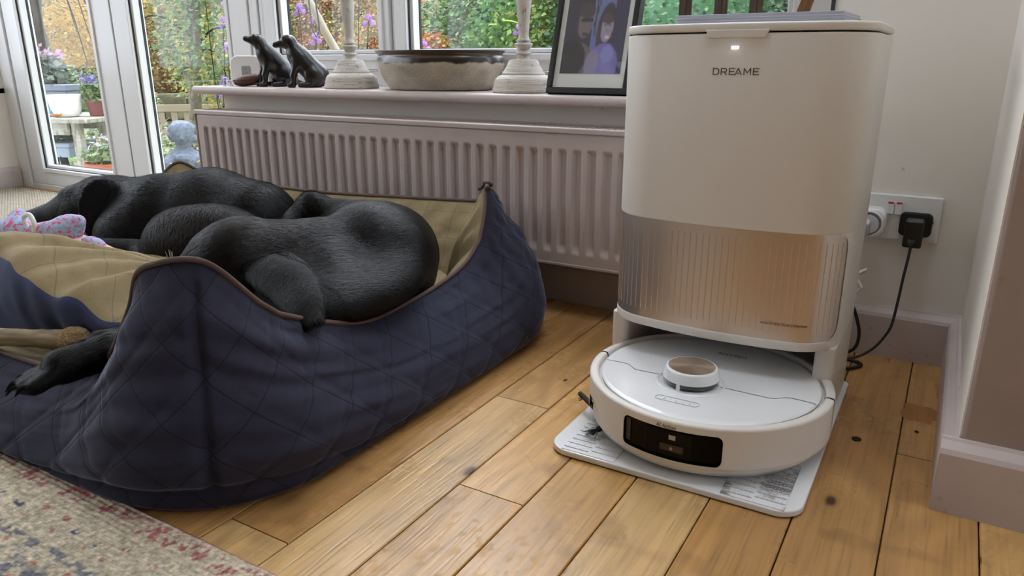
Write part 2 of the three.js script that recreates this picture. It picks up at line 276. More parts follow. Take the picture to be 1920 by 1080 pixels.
// glazed unit: x across, from the frame's inner face backwards
function sash(parent, x0, x1, y0, y1, gx0, gx1, gy0, gy1, z = ZF) {
  const d = 0.062, e = 0.004;
  for (const [a, b, c, f, n] of [[x0, gx0, y0, y1, 'stile'], [gx1, x1, y0, y1, 'stile'], [gx0, gx1, y0, gy0, 'rail'], [gx0, gx1, gy1, y1, 'rail']]) mesh(n, rbx(a, b, c, f, z - d, z, 0.003), M.upvc, parent);
  const ring = (i0, i1, zz0, zz1, m, n) => {   // a rectangular ring stepped into the glazing rebate
    const s = roundRect(gx0 - i0, gx1 + i0, gy0 - i0, gy1 + i0, 0.001); s.holes.push(roundRect(gx0 + i1, gx1 - i1, gy0 + i1, gy1 - i1, 0.001, THREE.Path));
    mesh(n, metric(new THREE.ExtrudeGeometry(s, { depth: zz1 - zz0, bevelEnabled: true, bevelSize: 0.002, bevelThickness: 0.002, bevelSegments: 2 }).translate(0, 0, zz0)), m, parent);
  };
  ring(0.012, 0.000, z - 0.004, z + 0.004, M.upvc, 'glazing_bead');
  ring(0.0, 0.013, z - 0.040, z - 0.012, M.upvc, 'inner_bead');
  ring(-0.0001, 0.0022, z - 0.012, z - 0.0065, M.gasket, 'gasket');
  ring(-0.013, 0.0150, z - 0.044, z - 0.038, M.gasket, 'gasket');
  mesh('pane', bxs(gx0 - 0.002, gx1 + 0.002, gy0 - 0.002, gy1 + 0.002, z - 0.046, z - 0.044), M.glass, parent);
}
const win = structure('window_1', 'white framed casement window above the mauve sill', 'window');
mesh('frame_bottom', rbx(WX0 - 0.02, WX1, 0.455, 0.503, ZF - 0.07, ZF, 0.003), M.upvc, win);
mesh('frame_top', rbx(WX0 - 0.02, WX1, 2.03, 2.085, ZF - 0.07, ZF, 0.003), M.upvc, win);
mesh('frame_side', rbx(WX0 - 0.02, WX0, 0.455, 2.085, ZF - 0.07, ZF, 0.003), M.upvc, win);
mesh('frame_side', rbx(WX1 - 0.05, WX1 + 0.03, 0.455, 2.085, ZF - 0.07, ZF, 0.003), M.upvc, win);
mesh('mullion', rbx(-1.376, -1.362, 0.503, 2.04, ZF - 0.07, ZF + 0.002, 0.003), M.upvc, win);
mesh('mullion', rbx(-0.79, -0.75, 0.503, 2.04, ZF - 0.07, ZF + 0.002, 0.003), M.upvc, win);
sash(win, -1.860, -1.378, 0.506, 2.03, -1.815, -1.412, 0.545, 1.98, ZF + 0.012);
sash(win, -1.360, -0.793, 0.506, 2.03, -1.318, -0.84, 0.545, 1.98, ZF + 0.012);
sash(win, -0.747, -0.297, 0.506, 2.03, -0.71, -0.32, 0.545, 1.98, ZF + 0.012);
struct('trim_002', merged([rbx(-2.03, -1.945, -0.02, 2.09, ZF - 0.09, ZF + 0.004, 0.003), rbx(-1.942, -1.905, -0.02, 2.09, ZF - 0.09, ZF + 0.0, 0.003), rbx(-1.902, -1.884, -0.02, 2.09, ZF - 0.09, ZF - 0.004, 0.003)]), M.upvc, 'white corner post between glazed doors and window', 'window post');
struct('trim_003', bxs(-0.219, -0.2125, 0.461, 2.1, ZI - 0.012, ZI + 0.004), M.gasket, 'thin black edging strip at the window reveal', 'trim');
const dA = structure('door_1', 'white glazed door leaf with a tall pane beside the cream wall', 'door');
sash(dA, -3.378, -2.66, 0.03, 2.05, -3.278, -2.782, 0.097, 1.95);
const dB = structure('door_2', 'white glazed door leaf next to the window post', 'door');
sash(dB, -2.652, -1.975, 0.03, 2.05, -2.553, -2.047, 0.097, 1.95);
mesh('meeting_seal', bxs(-2.66, -2.652, 0.03, 2.05, ZF - 0.05, ZF - 0.006), M.gasket, dA);
mesh('hinge_gap', bxs(-3.386, -3.378, 0.03, 2.05, ZF - 0.05, ZF - 0.006), M.gasket, dA);
struct('trim_004', merged([rbx(-3.47, -3.386, 0, 2.09, ZF - 0.09, ZF + 0.006, 0.004), rbx(-3.47, -1.97, 2.052, 2.09, ZF - 0.09, ZF + 0.006, 0.004), rbx(-3.386, -1.99, 0.008, 0.0295, ZF - 0.09, ZF + 0.004, 0.003)]), M.upvc, 'white outer frame of the glazed doors', 'door frame');
struct('trim_005', rbx(-3.455, -1.99, 0, 0.0115, ZF - 0.06, ZF + 0.022, 0.004), oakMats[3], 'bare wooden threshold strip under the glazed doors', 'threshold');
const winL = structure('window_2', 'white framed side window in the cream wall', 'window');
mesh('frame_bottom', rbx(-3.6, -3.52, 0.43, 0.50, -1.66, 2.16, 0.004), M.upvc, winL); mesh('frame_top', rbx(-3.6, -3.52, 2.0, 2.085, -1.66, 2.16, 0.004), M.upvc, winL);
for (const z of [-1.66, -0.72, 0.22, 1.16, 2.10]) mesh('mullion', rbx(-3.6, -3.52, 0.5, 2.0, z, z + 0.06, 0.004), M.upvc, winL);
for (const z of [-1.60, -0.66, 0.28, 1.22]) mesh('pane', bxs(-3.562, -3.56, 0.5, 2.0, z, z + 0.88), M.glass, winL);
struct('trim_006', rbx(-3.6, -3.438, 0.438, 0.458, -1.64, 2.16, 0.006), M.sill, 'mauve sill end of the side window', 'windowsill');
{ const g = structure('window_5', 'added white framed window in the taupe wall, out of view, lighting the bed from the right', 'window'); for (const [a, b, c, d] of [[RW.y0, RW.y0 + 0.06, RW.z0, RW.z1], [RW.y1 - 0.06, RW.y1, RW.z0, RW.z1], [RW.y0, RW.y1, RW.z0, RW.z0 + 0.06], [RW.y0, RW.y1, RW.z1 - 0.06, RW.z1]]) mesh('frame_bar', rbx(2.32, 2.39, a, b, c, d, 0.004), M.upvc, g); mesh('pane', bxs(2.35, 2.352, RW.y0, RW.y1, RW.z0, RW.z1), M.glass, g); }  // unseen window, added so that side light reaches the bed from the right
for (const [n, S, label] of [['window_3', SK, 'added wide white framed roof light above the station, out of view, brightening the bed'], ['window_4', SM, 'small white framed roof light further into the room']]) {
  const g = structure(n, label, 'window');
  for (const [a, b, c, d] of [[S.x0, S.x1, S.z0, S.z0 + 0.05], [S.x0, S.x1, S.z1 - 0.05, S.z1], [S.x0, S.x0 + 0.05, S.z0, S.z1], [S.x1 - 0.05, S.x1, S.z0, S.z1]]) mesh('frame_bar', rbx(a, b, CE + 0.12, CE + 0.2, c, d, 0.004), M.upvc, g);
  mesh('pane', bxs(S.x0, S.x1, CE + 0.15, CE + 0.152, S.z0, S.z1), M.glass, g);
}

// ------------------------------------------------------------------ radiator
{
  const X0 = -1.82, X1 = -0.34, Y0 = 0.113, Y1 = 0.393, ZR = -1.362, P = 0.0333;
  const R = thing('radiator', 'mauve painted panel radiator with vertical flutes under the windowsill', 'radiator', [X0, 0, ZR]), L = X1 - X0;
  const nx = 740, ny = 56, ys = []; for (let j = 0; j <= ny; j++) { const t = j / ny; ys.push(t < 0.25 ? t * 0.24 : t > 0.75 ? 0.82 + (t - 0.75) * 0.72 : 0.06 + (t - 0.25) * 1.52); }
  const yAt = (j) => Y0 + (Y1 - Y0) * ys[j];
  const dep = (x, y) => { const q = mod(x - 0.022, P) / P, w = abs(q - 0.5), inX = x > 0.03 && x < L - 0.03 ? 1 - smooth(0.2, 0.31, w) : 0, inY = smooth(0.145, 0.153, y) * (1 - smooth(0.348, 0.358, y)); return -0.0075 * inX * inY; };
  const panel = (z, sgn) => gridSurf(nx, ny, (i, j) => { const x = i / nx * L, y = yAt(j), edge = -0.004 * (1 - smooth(0, 0.006, min(x, L - x))) - 0.004 * (1 - smooth(0, 0.006, min(y - Y0, Y1 - y))); return [x, y, z + sgn * (dep(x, y) + edge)]; }, (i, j) => [i / nx * L, yAt(j)]);
  const fp = mesh('front_panel', merged([panel(0, 1), bxs(0, L, Y0, Y1, -0.02, -0.012)]), M.radiator, R);
  mesh('bottom_flange', rbx(0, L, Y0 - 0.001, Y0 + 0.006, -0.02, 0.001, 0.002), M.radiator, R);
  mesh('back_panel', bxs(0.01, L - 0.01, Y0, Y1 - 0.004, -0.098, -0.088), M.radiator, R);
  mesh('fin_pack', merged(Array.from({ length: 90 }, (_, i) => bxs(0.01 + i * (L - 0.02) / 90, 0.011 + i * (L - 0.02) / 90, Y0 + 0.02, Y1 - 0.02, -0.088, -0.02))), M.radiator, R).userData.kind = 'stuff';
  mesh('top_rail', rbx(-0.002, L + 0.002, Y1 - 0.004, Y1 + 0.008, -0.012, 0.004, 0.003), M.radiator, R);
  mesh('top_rail', rbx(-0.002, L + 0.002, Y1 - 0.004, Y1 + 0.008, -0.102, -0.09, 0.003), M.radiator, R);
  mesh('end_cover', rbx(-0.003, 0.0, Y0 + 0.01, Y1 + 0.008, -0.102, 0.002, 0.001), M.radiator, R);
  mesh('end_cover', rbx(L, L + 0.003, Y0 + 0.01, Y1 + 0.008, -0.102, 0.002, 0.001), M.radiator, R);
  mesh('grille', merged(Array.from({ length: 120 }, (_, i) => { const x = 0.01 + i * (L - 0.02) / 120; return bxs(x, x + 0.0055, Y1 + 0.003, Y1 + 0.006, -0.091, -0.011); })), M.radiator, R).userData.kind = 'stuff';
}
// ------------------------------------------------------------------ emptying station of the robot vacuum
const matte = phys({ color: 0xe0dbd3, roughness: 0.42, bumpMap: tex(128, 128, (u, v, x, y) => 128 + 40 * (hash2(x, y, 71) - 0.5), { size: [0.03, 0.03] }), bumpScale: 0.00006 });
const glossWhite = phys({ color: 0xe9eaeb, roughness: 0.22, clearcoat: 0.5, clearcoatRoughness: 0.12 });
const champagne = phys({ color: 0xd3c9c0, metalness: 0.85, roughness: 0.3, bumpMap: tex(256, 256, (u, v, x, y) => 128 + 30 * (hash2(x, 0, 73) - 0.5), { size: [0.06, 0.06] }), bumpScale: 0.00003 });
const ink = std({ color: 0x4a4642, roughness: 0.5 }), black = phys({ color: 0x0b0b0c, roughness: 0.28 }), softBlack = std({ color: 0x141414, roughness: 0.6 });
const DX = { l: -0.438, r: -0.098, f: -1.02, b: -1.285 };
const dock = thing('cleaning_station', 'tall white self-emptying station with a fluted champagne metal band', 'vacuum station', [0, 0, 0]);
{
  const cx = (DX.l + DX.r) / 2, hw = (DX.r - DX.l) / 2, rc = 0.068, rb = 0.02;
  // plan outline from the back of the left side round the front to the back of the right side, as points with arc length
  const outline = (inset = 0) => {
    const P = [], l = DX.l + inset, r = DX.r - inset, b = DX.b + inset, bow = (x) => -0.012 * pow(abs(x - cx) / hw, 2);
    for (let i = 0; i <= 20; i++) P.push([l, lerp(b + rb, DX.f - 0.012 - rc, i / 20)]);
    for (let i = 1; i < 16; i++) { const a = PI - i / 16 * PI / 2, q = i / 16; P.push([l + (rc - inset) * (1 + cos(a)), DX.f - 0.012 - rc + (rc - inset) * sin(a) + bow(cx - hw + rc * (1 + cos(a))) * q * 0 + 0.003 * q * q]); }
    const nA = DX.f - inset - 0.009; for (let i = 0; i <= 40; i++) { const x = lerp(l + rc - inset, r - rc + inset, i / 40), k = (x - cx) / (hw - rc); P.push([x, nA + 0.009 * (1 - k * k)]); }
    for (let i = 15; i > 0; i--) { const a = i / 16 * PI / 2, q = i / 16; P.push([r - (rc - inset) * (1 - cos(a)), DX.f - 0.012 - rc + (rc - inset) * sin(a) + 0.003 * q * q]); }
    for (let i = 20; i >= 0; i--) P.push([r, lerp(b + rb, DX.f - 0.012 - rc, i / 20)]);
    return P;
  };
  const closed = (inset) => { const P = outline(inset), r = DX.r - inset, l = DX.l + inset, b = DX.b + inset; for (let i = 1; i <= 6; i++) { const a = i / 6 * PI / 2; P.push([r - rb * (1 - cos(a)), b + rb - rb * sin(a)]); } for (let i = 0; i < 6; i++) { const a = PI / 2 + i / 6 * PI / 2; P.push([l + rb + rb * cos(a), b + rb - rb * sin(a)]); } return P; };
  const slab = (inset, y0, y1, bevel) => { const g = upright(shapeOf(closed(inset)), y0, y1, bevel); g.computeVertexNormals(); return creased(g); };
  function creased(g) { // smooth normals round the plan, hard at rims
    const h = mergeVertices(g.deleteAttribute('uv').deleteAttribute('normal'), 1e-5).toNonIndexed(); h.computeVertexNormals();
    const p = h.attributes.position, n = h.attributes.normal, map = new Map(), key = (i) => [p.getX(i), p.getY(i), p.getZ(i)].map((v) => Math.round(v * 2e4)).join();
    for (let i = 0; i < p.count; i++) { const k = key(i); if (!map.has(k)) map.set(k, []); map.get(k).push(i); }
    const out = new Float32Array(n.array.length);
    for (const list of map.values()) for (const i of list) { let x = 0, y = 0, z = 0; for (const j of list) { const dt = n.getX(i) * n.getX(j) + n.getY(i) * n.getY(j) + n.getZ(i) * n.getZ(j); if (dt > 0.75) { x += n.getX(j); y += n.getY(j); z += n.getZ(j); } } const l = hypot(x, y, z) || 1; out.set([x / l, y / l, z / l], i * 3); }
    h.setAttribute('normal', new THREE.BufferAttribute(out, 3)); return metric(h);
  }
  mesh('core', slab(0.006, 0.142, 0.560, 0), matte, dock);
  mesh('upper_cover', slab(0, 0.3065, 0.5645, 0.003), matte, dock);
  const lid = mesh('lid', slab(-0.0005, 0.5665, 0.5775, 0.003), matte, dock);
  { const tab = new THREE.ExtrudeGeometry(shapeOf([[-0.04, 0], [0.04, 0], [0.034, -0.0085], [-0.036, -0.0085]]), { depth: 0.006, bevelEnabled: true, bevelSize: 0.001, bevelThickness: 0.001, bevelSegments: 2 }).translate(cx + 0.006, 0.568, DX.f - 0.0055); mesh('finger_tab', tab, matte, lid); }
  mesh('lower_lip', slab(0.0, 0.1385, 0.1545, 0.004), matte, dock);
  // band of metal from the left flank to the right corner, and white cheeks beyond it
  const O = outline(0.0), S = [0]; for (let i = 1; i < O.length; i++) S.push(S[i - 1] + hypot(O[i][0] - O[i - 1][0], O[i][1] - O[i - 1][1]));
  const T = S[S.length - 1];
  const along = (s) => { let i = 1; while (i < S.length - 1 && S[i] < s) i++; const t = (s - S[i - 1]) / (S[i] - S[i - 1]), x = lerp(O[i - 1][0], O[i][0], t), z = lerp(O[i - 1][1], O[i][1], t), a = max(0, i - 2), b = min(S.length - 1, i + 1), dx = O[b][0] - O[a][0], dz = O[b][1] - O[a][1], l = hypot(dx, dz); return { x, z, nx: -dz / l, nz: dx / l }; };
  const at = (s, out = 0) => { const p = along(s); return [p.x + p.nx * out, p.z + p.nz * out]; };
  const yB = 0.1555, yT = 0.3045, s0 = S[20] - 0.06, s1 = S[S.length - 21] - 0.022, rr = 0.02;
  const limits = (s) => { const d = min(s - s0, s1 - s), k = d < rr ? rr - sqrt(max(0, rr * rr - (rr - d) * (rr - d))) : 0; return [yB + k, yT - k]; };
  const nS = 150, band = (out) => gridSurf(nS, 6, (i, j) => { const q = i / nS, s = lerp(s0 - 0.008, s1 + 0.008, q < 0.05 ? q * q / 0.05 * 0.5 + q * 0.5 : q > 0.95 ? 1 - ((1 - q) * (1 - q) / 0.05 * 0.5 + (1 - q) * 0.5) : q), [x, z] = at(s, out); return [x, lerp(0.149, 0.310, j / 6), z]; }, (i, j) => [i / nS * (s1 - s0), j / 6 * 0.142], false, false);
  const metal = mesh('metal_band', band(-0.0009), champagne, dock);
  const cheek = (a, b) => { const n = 40; return gridSurf(n, 8, (i, j) => { const [x, z] = at(lerp(a, b, i / n), -0.0002); return [x, lerp(0.148, 0.31, j / 8), z]; }, (i, j) => [i * 0.004, j * 0.02]); };
  const fillet = (top, left) => { const n = 14; return gridSurf(n, 1, (i, j) => { const s = left ? s0 + rr * i / n : s1 - rr * (1 - i / n), [a, b] = limits(s), [x, z] = at(s, -0.0002), y = top ? (j ? 0.308 : b) : (j ? a : 0.150); return [x, y, z]; }); };
  mesh('cheek', merged([cheek(s1, T), fillet(true, false), fillet(false, false)]), matte, dock);
  mesh('cheek', merged([cheek(0, s0), fillet(true, true), fillet(false, true)]), matte, dock);
  // thin upright flutes; the ones above the lettering stop short
  const rib = std({ color: 0xdcc9b8, metalness: 0.9, roughness: 0.3 });
  const nR = 48, sA = s0 + 0.012, sB = s1 - 0.012, textA = sB - 0.108, textB = sB - 0.040;
  for (let i = 0; i < nR; i++) {
    const s = lerp(sA, sB, i / (nR - 1)), p = along(s), [ya, yb] = [yB + 0.010, yT - 0.010], ang = atan2(p.nx, p.nz), spans = s > textA && s < textB ? [[ya, ya + 0.007], [ya + 0.017, yb]] : [[ya, yb]];
    for (const [a, b] of spans) mesh('flute', new THREE.CylinderGeometry(0.0007, 0.0007, b - a, 6, 1).rotateY(ang).translate(p.x - p.nx * 0.0009, (a + b) / 2, p.z - p.nz * 0.0009), rib, metal);
  }
  const bend = (g, sMid, y, out) => { const q = g.attributes.position; for (let i = 0; i < q.count; i++) { const [x, z] = at(sMid + q.getX(i), out + q.getZ(i)); q.setXYZ(i, x, y + q.getY(i), z); } g.computeVertexNormals(); return g; };
  mesh('lettering', bend(lettering('Auto-Empty Dust Collection', 0.0037, 0.0005), (textA + textB) / 2, yB + 0.0215, -0.0008), ink, metal);
  // brand letters drawn as strokes, the E and the crossbar-less A running together
  const LT = { D: [[[0, 0], [0, 1], [0.55, 1], [0.85, 0.75], [0.85, 0.25], [0.55, 0], [0, 0]]], R: [[[0, 0], [0, 1], [0.65, 1], [0.8, 0.8], [0.8, 0.6], [0.62, 0.42], [0.1, 0.42]], [[0.45, 0.42], [0.82, 0]]], E: [[[0.8, 0], [0, 0], [0, 1], [0.8, 1]], [[0, 0.5], [0.68, 0.5]]], A: [[[0, -0.05], [0.2, 0.22]], [[0.2, 0.36], [0.5, 1], [0.98, 0]], [[0.42, 0.22], [0.62, 0.22]]], M: [[[0, 0], [0, 1], [0.48, 0.32], [0.96, 1], [0.96, 0]]] };
  const word = (h, w, gap, depth) => { const parts = []; let x = 0, seenE = 0; for (const c of 'DREAME') { for (const line of LT[c]) for (let i = 1; i < line.length; i++) { const a = [x + line[i - 1][0] * w, line[i - 1][1] * h], b = [x + line[i][0] * w, line[i][1] * h], dx = b[0] - a[0], dy = b[1] - a[1]; parts.push(new THREE.BoxGeometry(hypot(dx, dy) + h * 0.13, h * 0.15, depth).rotateZ(atan2(dy, dx)).translate((a[0] + b[0]) / 2, (a[1] + b[1]) / 2, 0)); } x += c === 'E' && !seenE++ ? w * 0.72 + gap * 0.3 : w * (c === 'M' || c === 'A' ? 0.98 : 0.85) + gap; } const g = merged(parts); g.translate(-x / 2, -h / 2, 0); return g; };
  const sOf = (x) => { for (let i = 40; i < O.length; i++) if (O[i][0] >= x) return S[i]; return T / 2; };
  mesh('brand_lettering', bend(word(0.0078, 0.0086, 0.0034, 0.0004), sOf(-0.2605), 0.5165, 0.0001), ink, dock);
  const ledAt = along(sOf(-0.2655));
  mesh('status_light', new RoundedBoxGeometry(0.0105, 0.0042, 0.002, 3, 0.0009).rotateY(atan2(ledAt.nx, ledAt.nz)).translate(ledAt.x, 0.5465, ledAt.z), std({ color: 0xffffff, emissive: 0xf4f6ff, emissiveIntensity: 0.22, roughness: 0.4 }), dock);
  const led = new THREE.PointLight(0xf4f6ff, 0.000012); led.position.set(ledAt.x, 0.5465, ledAt.z + 0.006); led.castShadow = true; led.shadow.radius = 0.2; led.name = 'status_light_glow'; scene.add(led);
  // legs, back and foot
  const side = (x0, x1) => { const s = roundRect(x0, x1, DX.b + 0.01, -1.066, 0.008); return metric(upright(s, 0.006, 0.141, 0.002)); };
  mesh('side_wall', side(DX.r - 0.028, DX.r), matte, dock); mesh('side_wall', side(DX.l, DX.l + 0.028), matte, dock);
  mesh('rear_wall', bxs(DX.l + 0.02, DX.r - 0.02, 0.006, 0.142, DX.b + 0.004, DX.b + 0.05), matte, dock);
  const fx0 = -0.4325, fx1 = -0.0905, fz0 = -1.28, fz1 = -0.829;
  const footShape = roundRect(fx0, fx1, fz0, fz1, [0.01, 0.01, 0.032, 0.032]);
  const foot = mesh('foot_plate', metric(upright(footShape, 0.0015, 0.0105, 0.002)), glossWhite, dock);
  mesh('rubber_foot', metric(upright(roundRect(fx0 + 0.004, fx1 - 0.004, fz0 + 0.004, fz1 - 0.004, 0.028), 0, 0.0018, 0)), softBlack, dock);
  // ramp pads: two columns of staggered treads with pimples
  const padM = phys({ color: 0xe3e5e6, roughness: 0.3, clearcoat: 0.3 }), treadG = new RoundedBoxGeometry(0.0365, 0.0022, 0.0016, 1, 0.0006), dotG = new THREE.SphereGeometry(0.0008, 6, 4), dots = [];
  const dust = std({ color: 0xffffff, map: tex(256, 256, (u, v) => { const k = smooth(0.42, 0.72, fbm(u * 6, v * 6, 5, 6, 6, 57)); return [lerp(225, 120, k), lerp(226, 118, k), lerp(227, 116, k)]; }, { srgb: true, size: [0.16, 0.16] }), roughness: 0.6 });
  for (const [px, m] of [[-0.409, padM], [-0.187, dust]]) {
    const pad = mesh('ramp_pad', rbx(px, px + 0.078, 0.0095, 0.0118, -0.985, -0.8315, 0.0008), m, foot);
    for (let k = 0; k < 11; k++) for (const c of [0, 1]) {
      const z = -0.839 - k * 0.0128 - c * 0.005, x = px + 0.0195 + c * 0.039;
      if (z < -0.985) continue;
      mesh('tread', treadG.clone().translate(x, 0.0122, z), m, pad);
      for (let a = 0; a < 7; a++) for (const b of [0, 1, 2]) if ((a + b) % 2 === 0) dots.push(dotG.clone().translate(x - 0.0135 + a * 0.0045, 0.0119, z - 0.0035 - b * 0.0028));
    }
  }
  const dm = mesh('pimple', merged(dots), padM, foot); dm.userData.kind = 'stuff';
}

// ------------------------------------------------------------------ the robot vacuum, docked
const robot = thing('robot_vacuum', 'round white robot vacuum with a bronze capped turret docked in the station', 'robot vacuum', [-0.257, 0, -1.002]);
{
  const R = 0.172, yb = 0.034, yt = 0.0935;
  mesh('chassis', lathe([[0, 0.02], [R - 0.012, 0.02], [R - 0.006, 0.03], [R - 0.006, 0.085], [0, 0.088]], 96), matte, robot);
  // bumper shell: gap at the two sides, cut-out at the front for the sensor window
  const notch = (a) => 0.030 * smooth(-1.10, -1.02, a) * (1 - smooth(-0.80, -0.66, a));   // bumper cut away round the side brush
  const wall = (a0, a1, y0, y1, n, r0 = R) => gridSurf(n, 30, (i, j) => { const a = lerp(a0, a1, i / n), yl = y0 === yb ? yb + notch(a) : y0, y = lerp(yl, y1, 0.5 - 0.5 * cos(PI * j / 30)), e = 0.004, dr = y > yt - e ? e - sqrt(max(0, e * e - (y - yt + e) ** 2)) : y < yb + e ? (e - sqrt(max(0, e * e - (yb + e - y) ** 2))) : 0; return [sin(a) * (r0 - dr), y, cos(a) * (r0 - dr)]; }, (i, j) => [i * 0.003, j * 0.006]);
  const aw = 0.395, wy0 = 0.0385, wy1 = 0.0818, ga = 1.58;
  const bumperM = matte;
  const rim = (a0, a1, n) => gridSurf(n, 8, (i, j) => { const a = lerp(a0, a1, i / n), P = [[R - 0.0035, yt - 0.0006], [R - 0.005, yt], [R - 0.008, yt + 0.0003], [R - 0.011, yt], [R - 0.0125, yt - 0.002], [R - 0.0135, yt - 0.006], [R - 0.014, yt - 0.009], [R - 0.02, yt - 0.009], [R - 0.024, yt - 0.009]][j]; return [sin(a) * P[0], P[1], cos(a) * P[0]]; });
  mesh('bumper', merged([wall(aw, ga - 0.012, yb, yt, 60), wall(-ga + 0.012, -aw, yb, yt, 60), wall(-aw, aw, wy1, yt, 60), wall(-aw, aw, yb, wy0, 60), rim(-ga + 0.012, ga - 0.012, 120)]), bumperM, robot);
  mesh('rear_shell', merged([wall(ga + 0.012, 2 * PI - ga - 0.012, yb, yt, 120), rim(ga + 0.012, 2 * PI - ga - 0.012, 120)]), matte, robot);
  // sensor window: black recess with rounded corners, camera block behind dark glass
  const win = new THREE.Group(); win.name = 'sensor_window';
  const recess = mesh('sensor_window', gridSurf(60, 8, (i, j) => { const a = lerp(-aw - 0.02, aw + 0.02, i / 60); return [sin(a) * (R - 0.0045), lerp(wy0 - 0.002, wy1 + 0.002, j / 8), cos(a) * (R - 0.0045)]; }), phys({ color: 0x050506, roughness: 0.2, specularIntensity: 0.25 }), robot);
  const cornerPatch = (sa, top) => gridSurf(10, 4, (i, j) => { const rr = 0.055, d = i / 10 * rr, k = (rr - sqrt(max(0, rr * rr - (rr - d) ** 2))) * R, a = sa * (aw - d); const y = top ? lerp(wy1, wy1 - k * 0.95, j / 4) : lerp(wy0, wy0 + k * 0.95, j / 4); return [sin(a) * (R - 0.0002), y, cos(a) * (R - 0.0002)]; }, null, false, (sa > 0) !== top);
  for (const [a, b] of [[1, true], [-1, true], [1, false], [-1, false]]) mesh('window_corner', cornerPatch(a, b), matte, recess);
  const gunmetal = std({ color: 0x3a3c3f, roughness: 0.45 });
  mesh('reflector', gridSurf(6, 6, (i, j) => { const a = lerp(-aw + 0.01, -aw + 0.055, i / 6); return [sin(a) * (R - 0.0035), lerp(wy0 + 0.006, wy1 - 0.005, j / 6), cos(a) * (R - 0.0035)]; }), gunmetal, recess);
  mesh('camera_surround', rbx(-0.03, 0.034, wy0 + 0.0045, wy1 - 0.003, R - 0.006, R - 0.0033, 0.003).rotateY(-0.02), phys({ color: 0x0b0a09, roughness: 0.35, specularIntensity: 0.3 }), recess);
  mesh('camera_bar', new RoundedBoxGeometry(0.031, 0.0095, 0.002, 4, 0.0009).translate(0.004, 0.0545, R - 0.0028), std({ color: 0x463c2e, roughness: 0.4, metalness: 0.4 }), recess);
  mesh('lens', new THREE.CylinderGeometry(0.0024, 0.0024, 0.001, 16).rotateX(PI / 2).translate(0.004, 0.0545, R - 0.0015), phys({ color: 0x9a958a, roughness: 0.2, metalness: 0.5 }), recess);
  mesh('flood_light', rbx(-0.0005, 0.0085, 0.066, 0.0725, R - 0.0036, R - 0.0025, 0.0006), std({ color: 0xb7b0a2, roughness: 0.4 }), recess);
  { const g = lettering('AI Action', 0.0048, 0.0004), q = g.attributes.position; for (let i = 0; i < q.count; i++) { const a = (q.getX(i) - 0.004) / R, r = R + q.getZ(i); q.setXYZ(i, sin(a) * r, 0.0852 + q.getY(i), cos(a) * r); } g.computeVertexNormals(); mesh('lettering', g, std({ color: 0x6a4b38, roughness: 0.5, metalness: 0.4 }), robot); }
  // cover disc in two pieces with an S-shaped joint
  const Rc = R - 0.0172, joint = (x) => 0.012 + 0.016 * smooth(0.118, 0.096, abs(x)), yc = 0.0925;
  const coverTop = (x, z) => yc + 0.0022 * (1 - (x * x + z * z) / (Rc * Rc));
  const cover = (front) => {
    const n = 64, m = 20, sg = front ? 1 : -1;
    return gridSurf(n, m, (i, j) => { const x = lerp(-Rc * 0.9985, Rc * 0.9985, 0.5 - 0.5 * cos(PI * i / n)), zc = sqrt(max(0, Rc * Rc - x * x)), zj0 = joint(x) + 0.012, zj = front ? min(zj0 + 0.0009, zc) : max(-zc, min(zj0 - 0.0009, zc)); const z = front ? lerp(zj, zc, j / m) : lerp(zj, -zc, j / m); const e = hypot(x, z) / Rc; return [x, coverTop(x, z) - 0.0025 * smooth(0.985, 1, e), z]; }, (i, j) => [i / n * 0.3, j / m * 0.3], false, front);
  };
  mesh('front_cover', cover(true), glossWhite, robot); mesh('rear_cover', cover(false), glossWhite, robot);
  mesh('cover_edge', lathe([[Rc - 0.012, 0.0895], [Rc - 0.001, 0.0895], [Rc - 0.001, 0.084], [Rc - 0.012, 0.084]], 96), matte, robot);
  // button strip
  const pill = (l, w) => { const s = new THREE.Shape(); s.absarc(l, 0, w, -PI / 2, PI / 2, false); s.absarc(-l, 0, w, PI / 2, PI * 1.5, false); return s; };
  const outer = pill(0.0235, 0.0068); outer.holes.push(new THREE.Path(pill(0.0235, 0.0064).getPoints(12)));
  const grey = std({ color: 0x9a9ca0, roughness: 0.4 }), lit = std({ color: 0xffffff, roughness: 0.3 });
  const strip = mesh('button_strip', new THREE.ExtrudeGeometry(outer, { depth: 0.0005, bevelEnabled: false, curveSegments: 16 }).rotateX(-PI / 2).translate(-0.010, coverTop(0, 0.1) + 0.0001, 0.112), grey, robot);
  const icon = (x, parts) => mesh('button_icon', merged(parts).rotateX(-PI / 2).translate(-0.010 + x, coverTop(0, 0.1) + 0.0004, 0.112), lit, strip);
  icon(-0.018, [new THREE.TorusGeometry(0.002, 0.0005, 5, 16).toNonIndexed(), new THREE.CircleGeometry(0.0009, 10).toNonIndexed()]);
  icon(0, [new THREE.TorusGeometry(0.0026, 0.0005, 5, 18, PI * 1.7).rotateZ(PI * 0.65).toNonIndexed(), new THREE.BoxGeometry(0.0007, 0.0028, 0.0006).translate(0, 0.0018, 0).toNonIndexed()]);
  icon(0.018, [new THREE.TorusGeometry(0.0022, 0.0005, 5, 16, PI * 1.6).toNonIndexed(), new THREE.BoxGeometry(0.0016, 0.0006, 0.0006).toNonIndexed()]);
  for (const x of [-0.009, 0.009]) mesh('divider', new THREE.BoxGeometry(0.0004, 0.0004, 0.003).translate(-0.010 + x, coverTop(0, 0.1) + 0.0003, 0.112), grey, strip);
  // turret
  const T = new THREE.Group(); T.name = 'turret'; T.position.set(-0.013, yc, 0.043); robot.add(T);
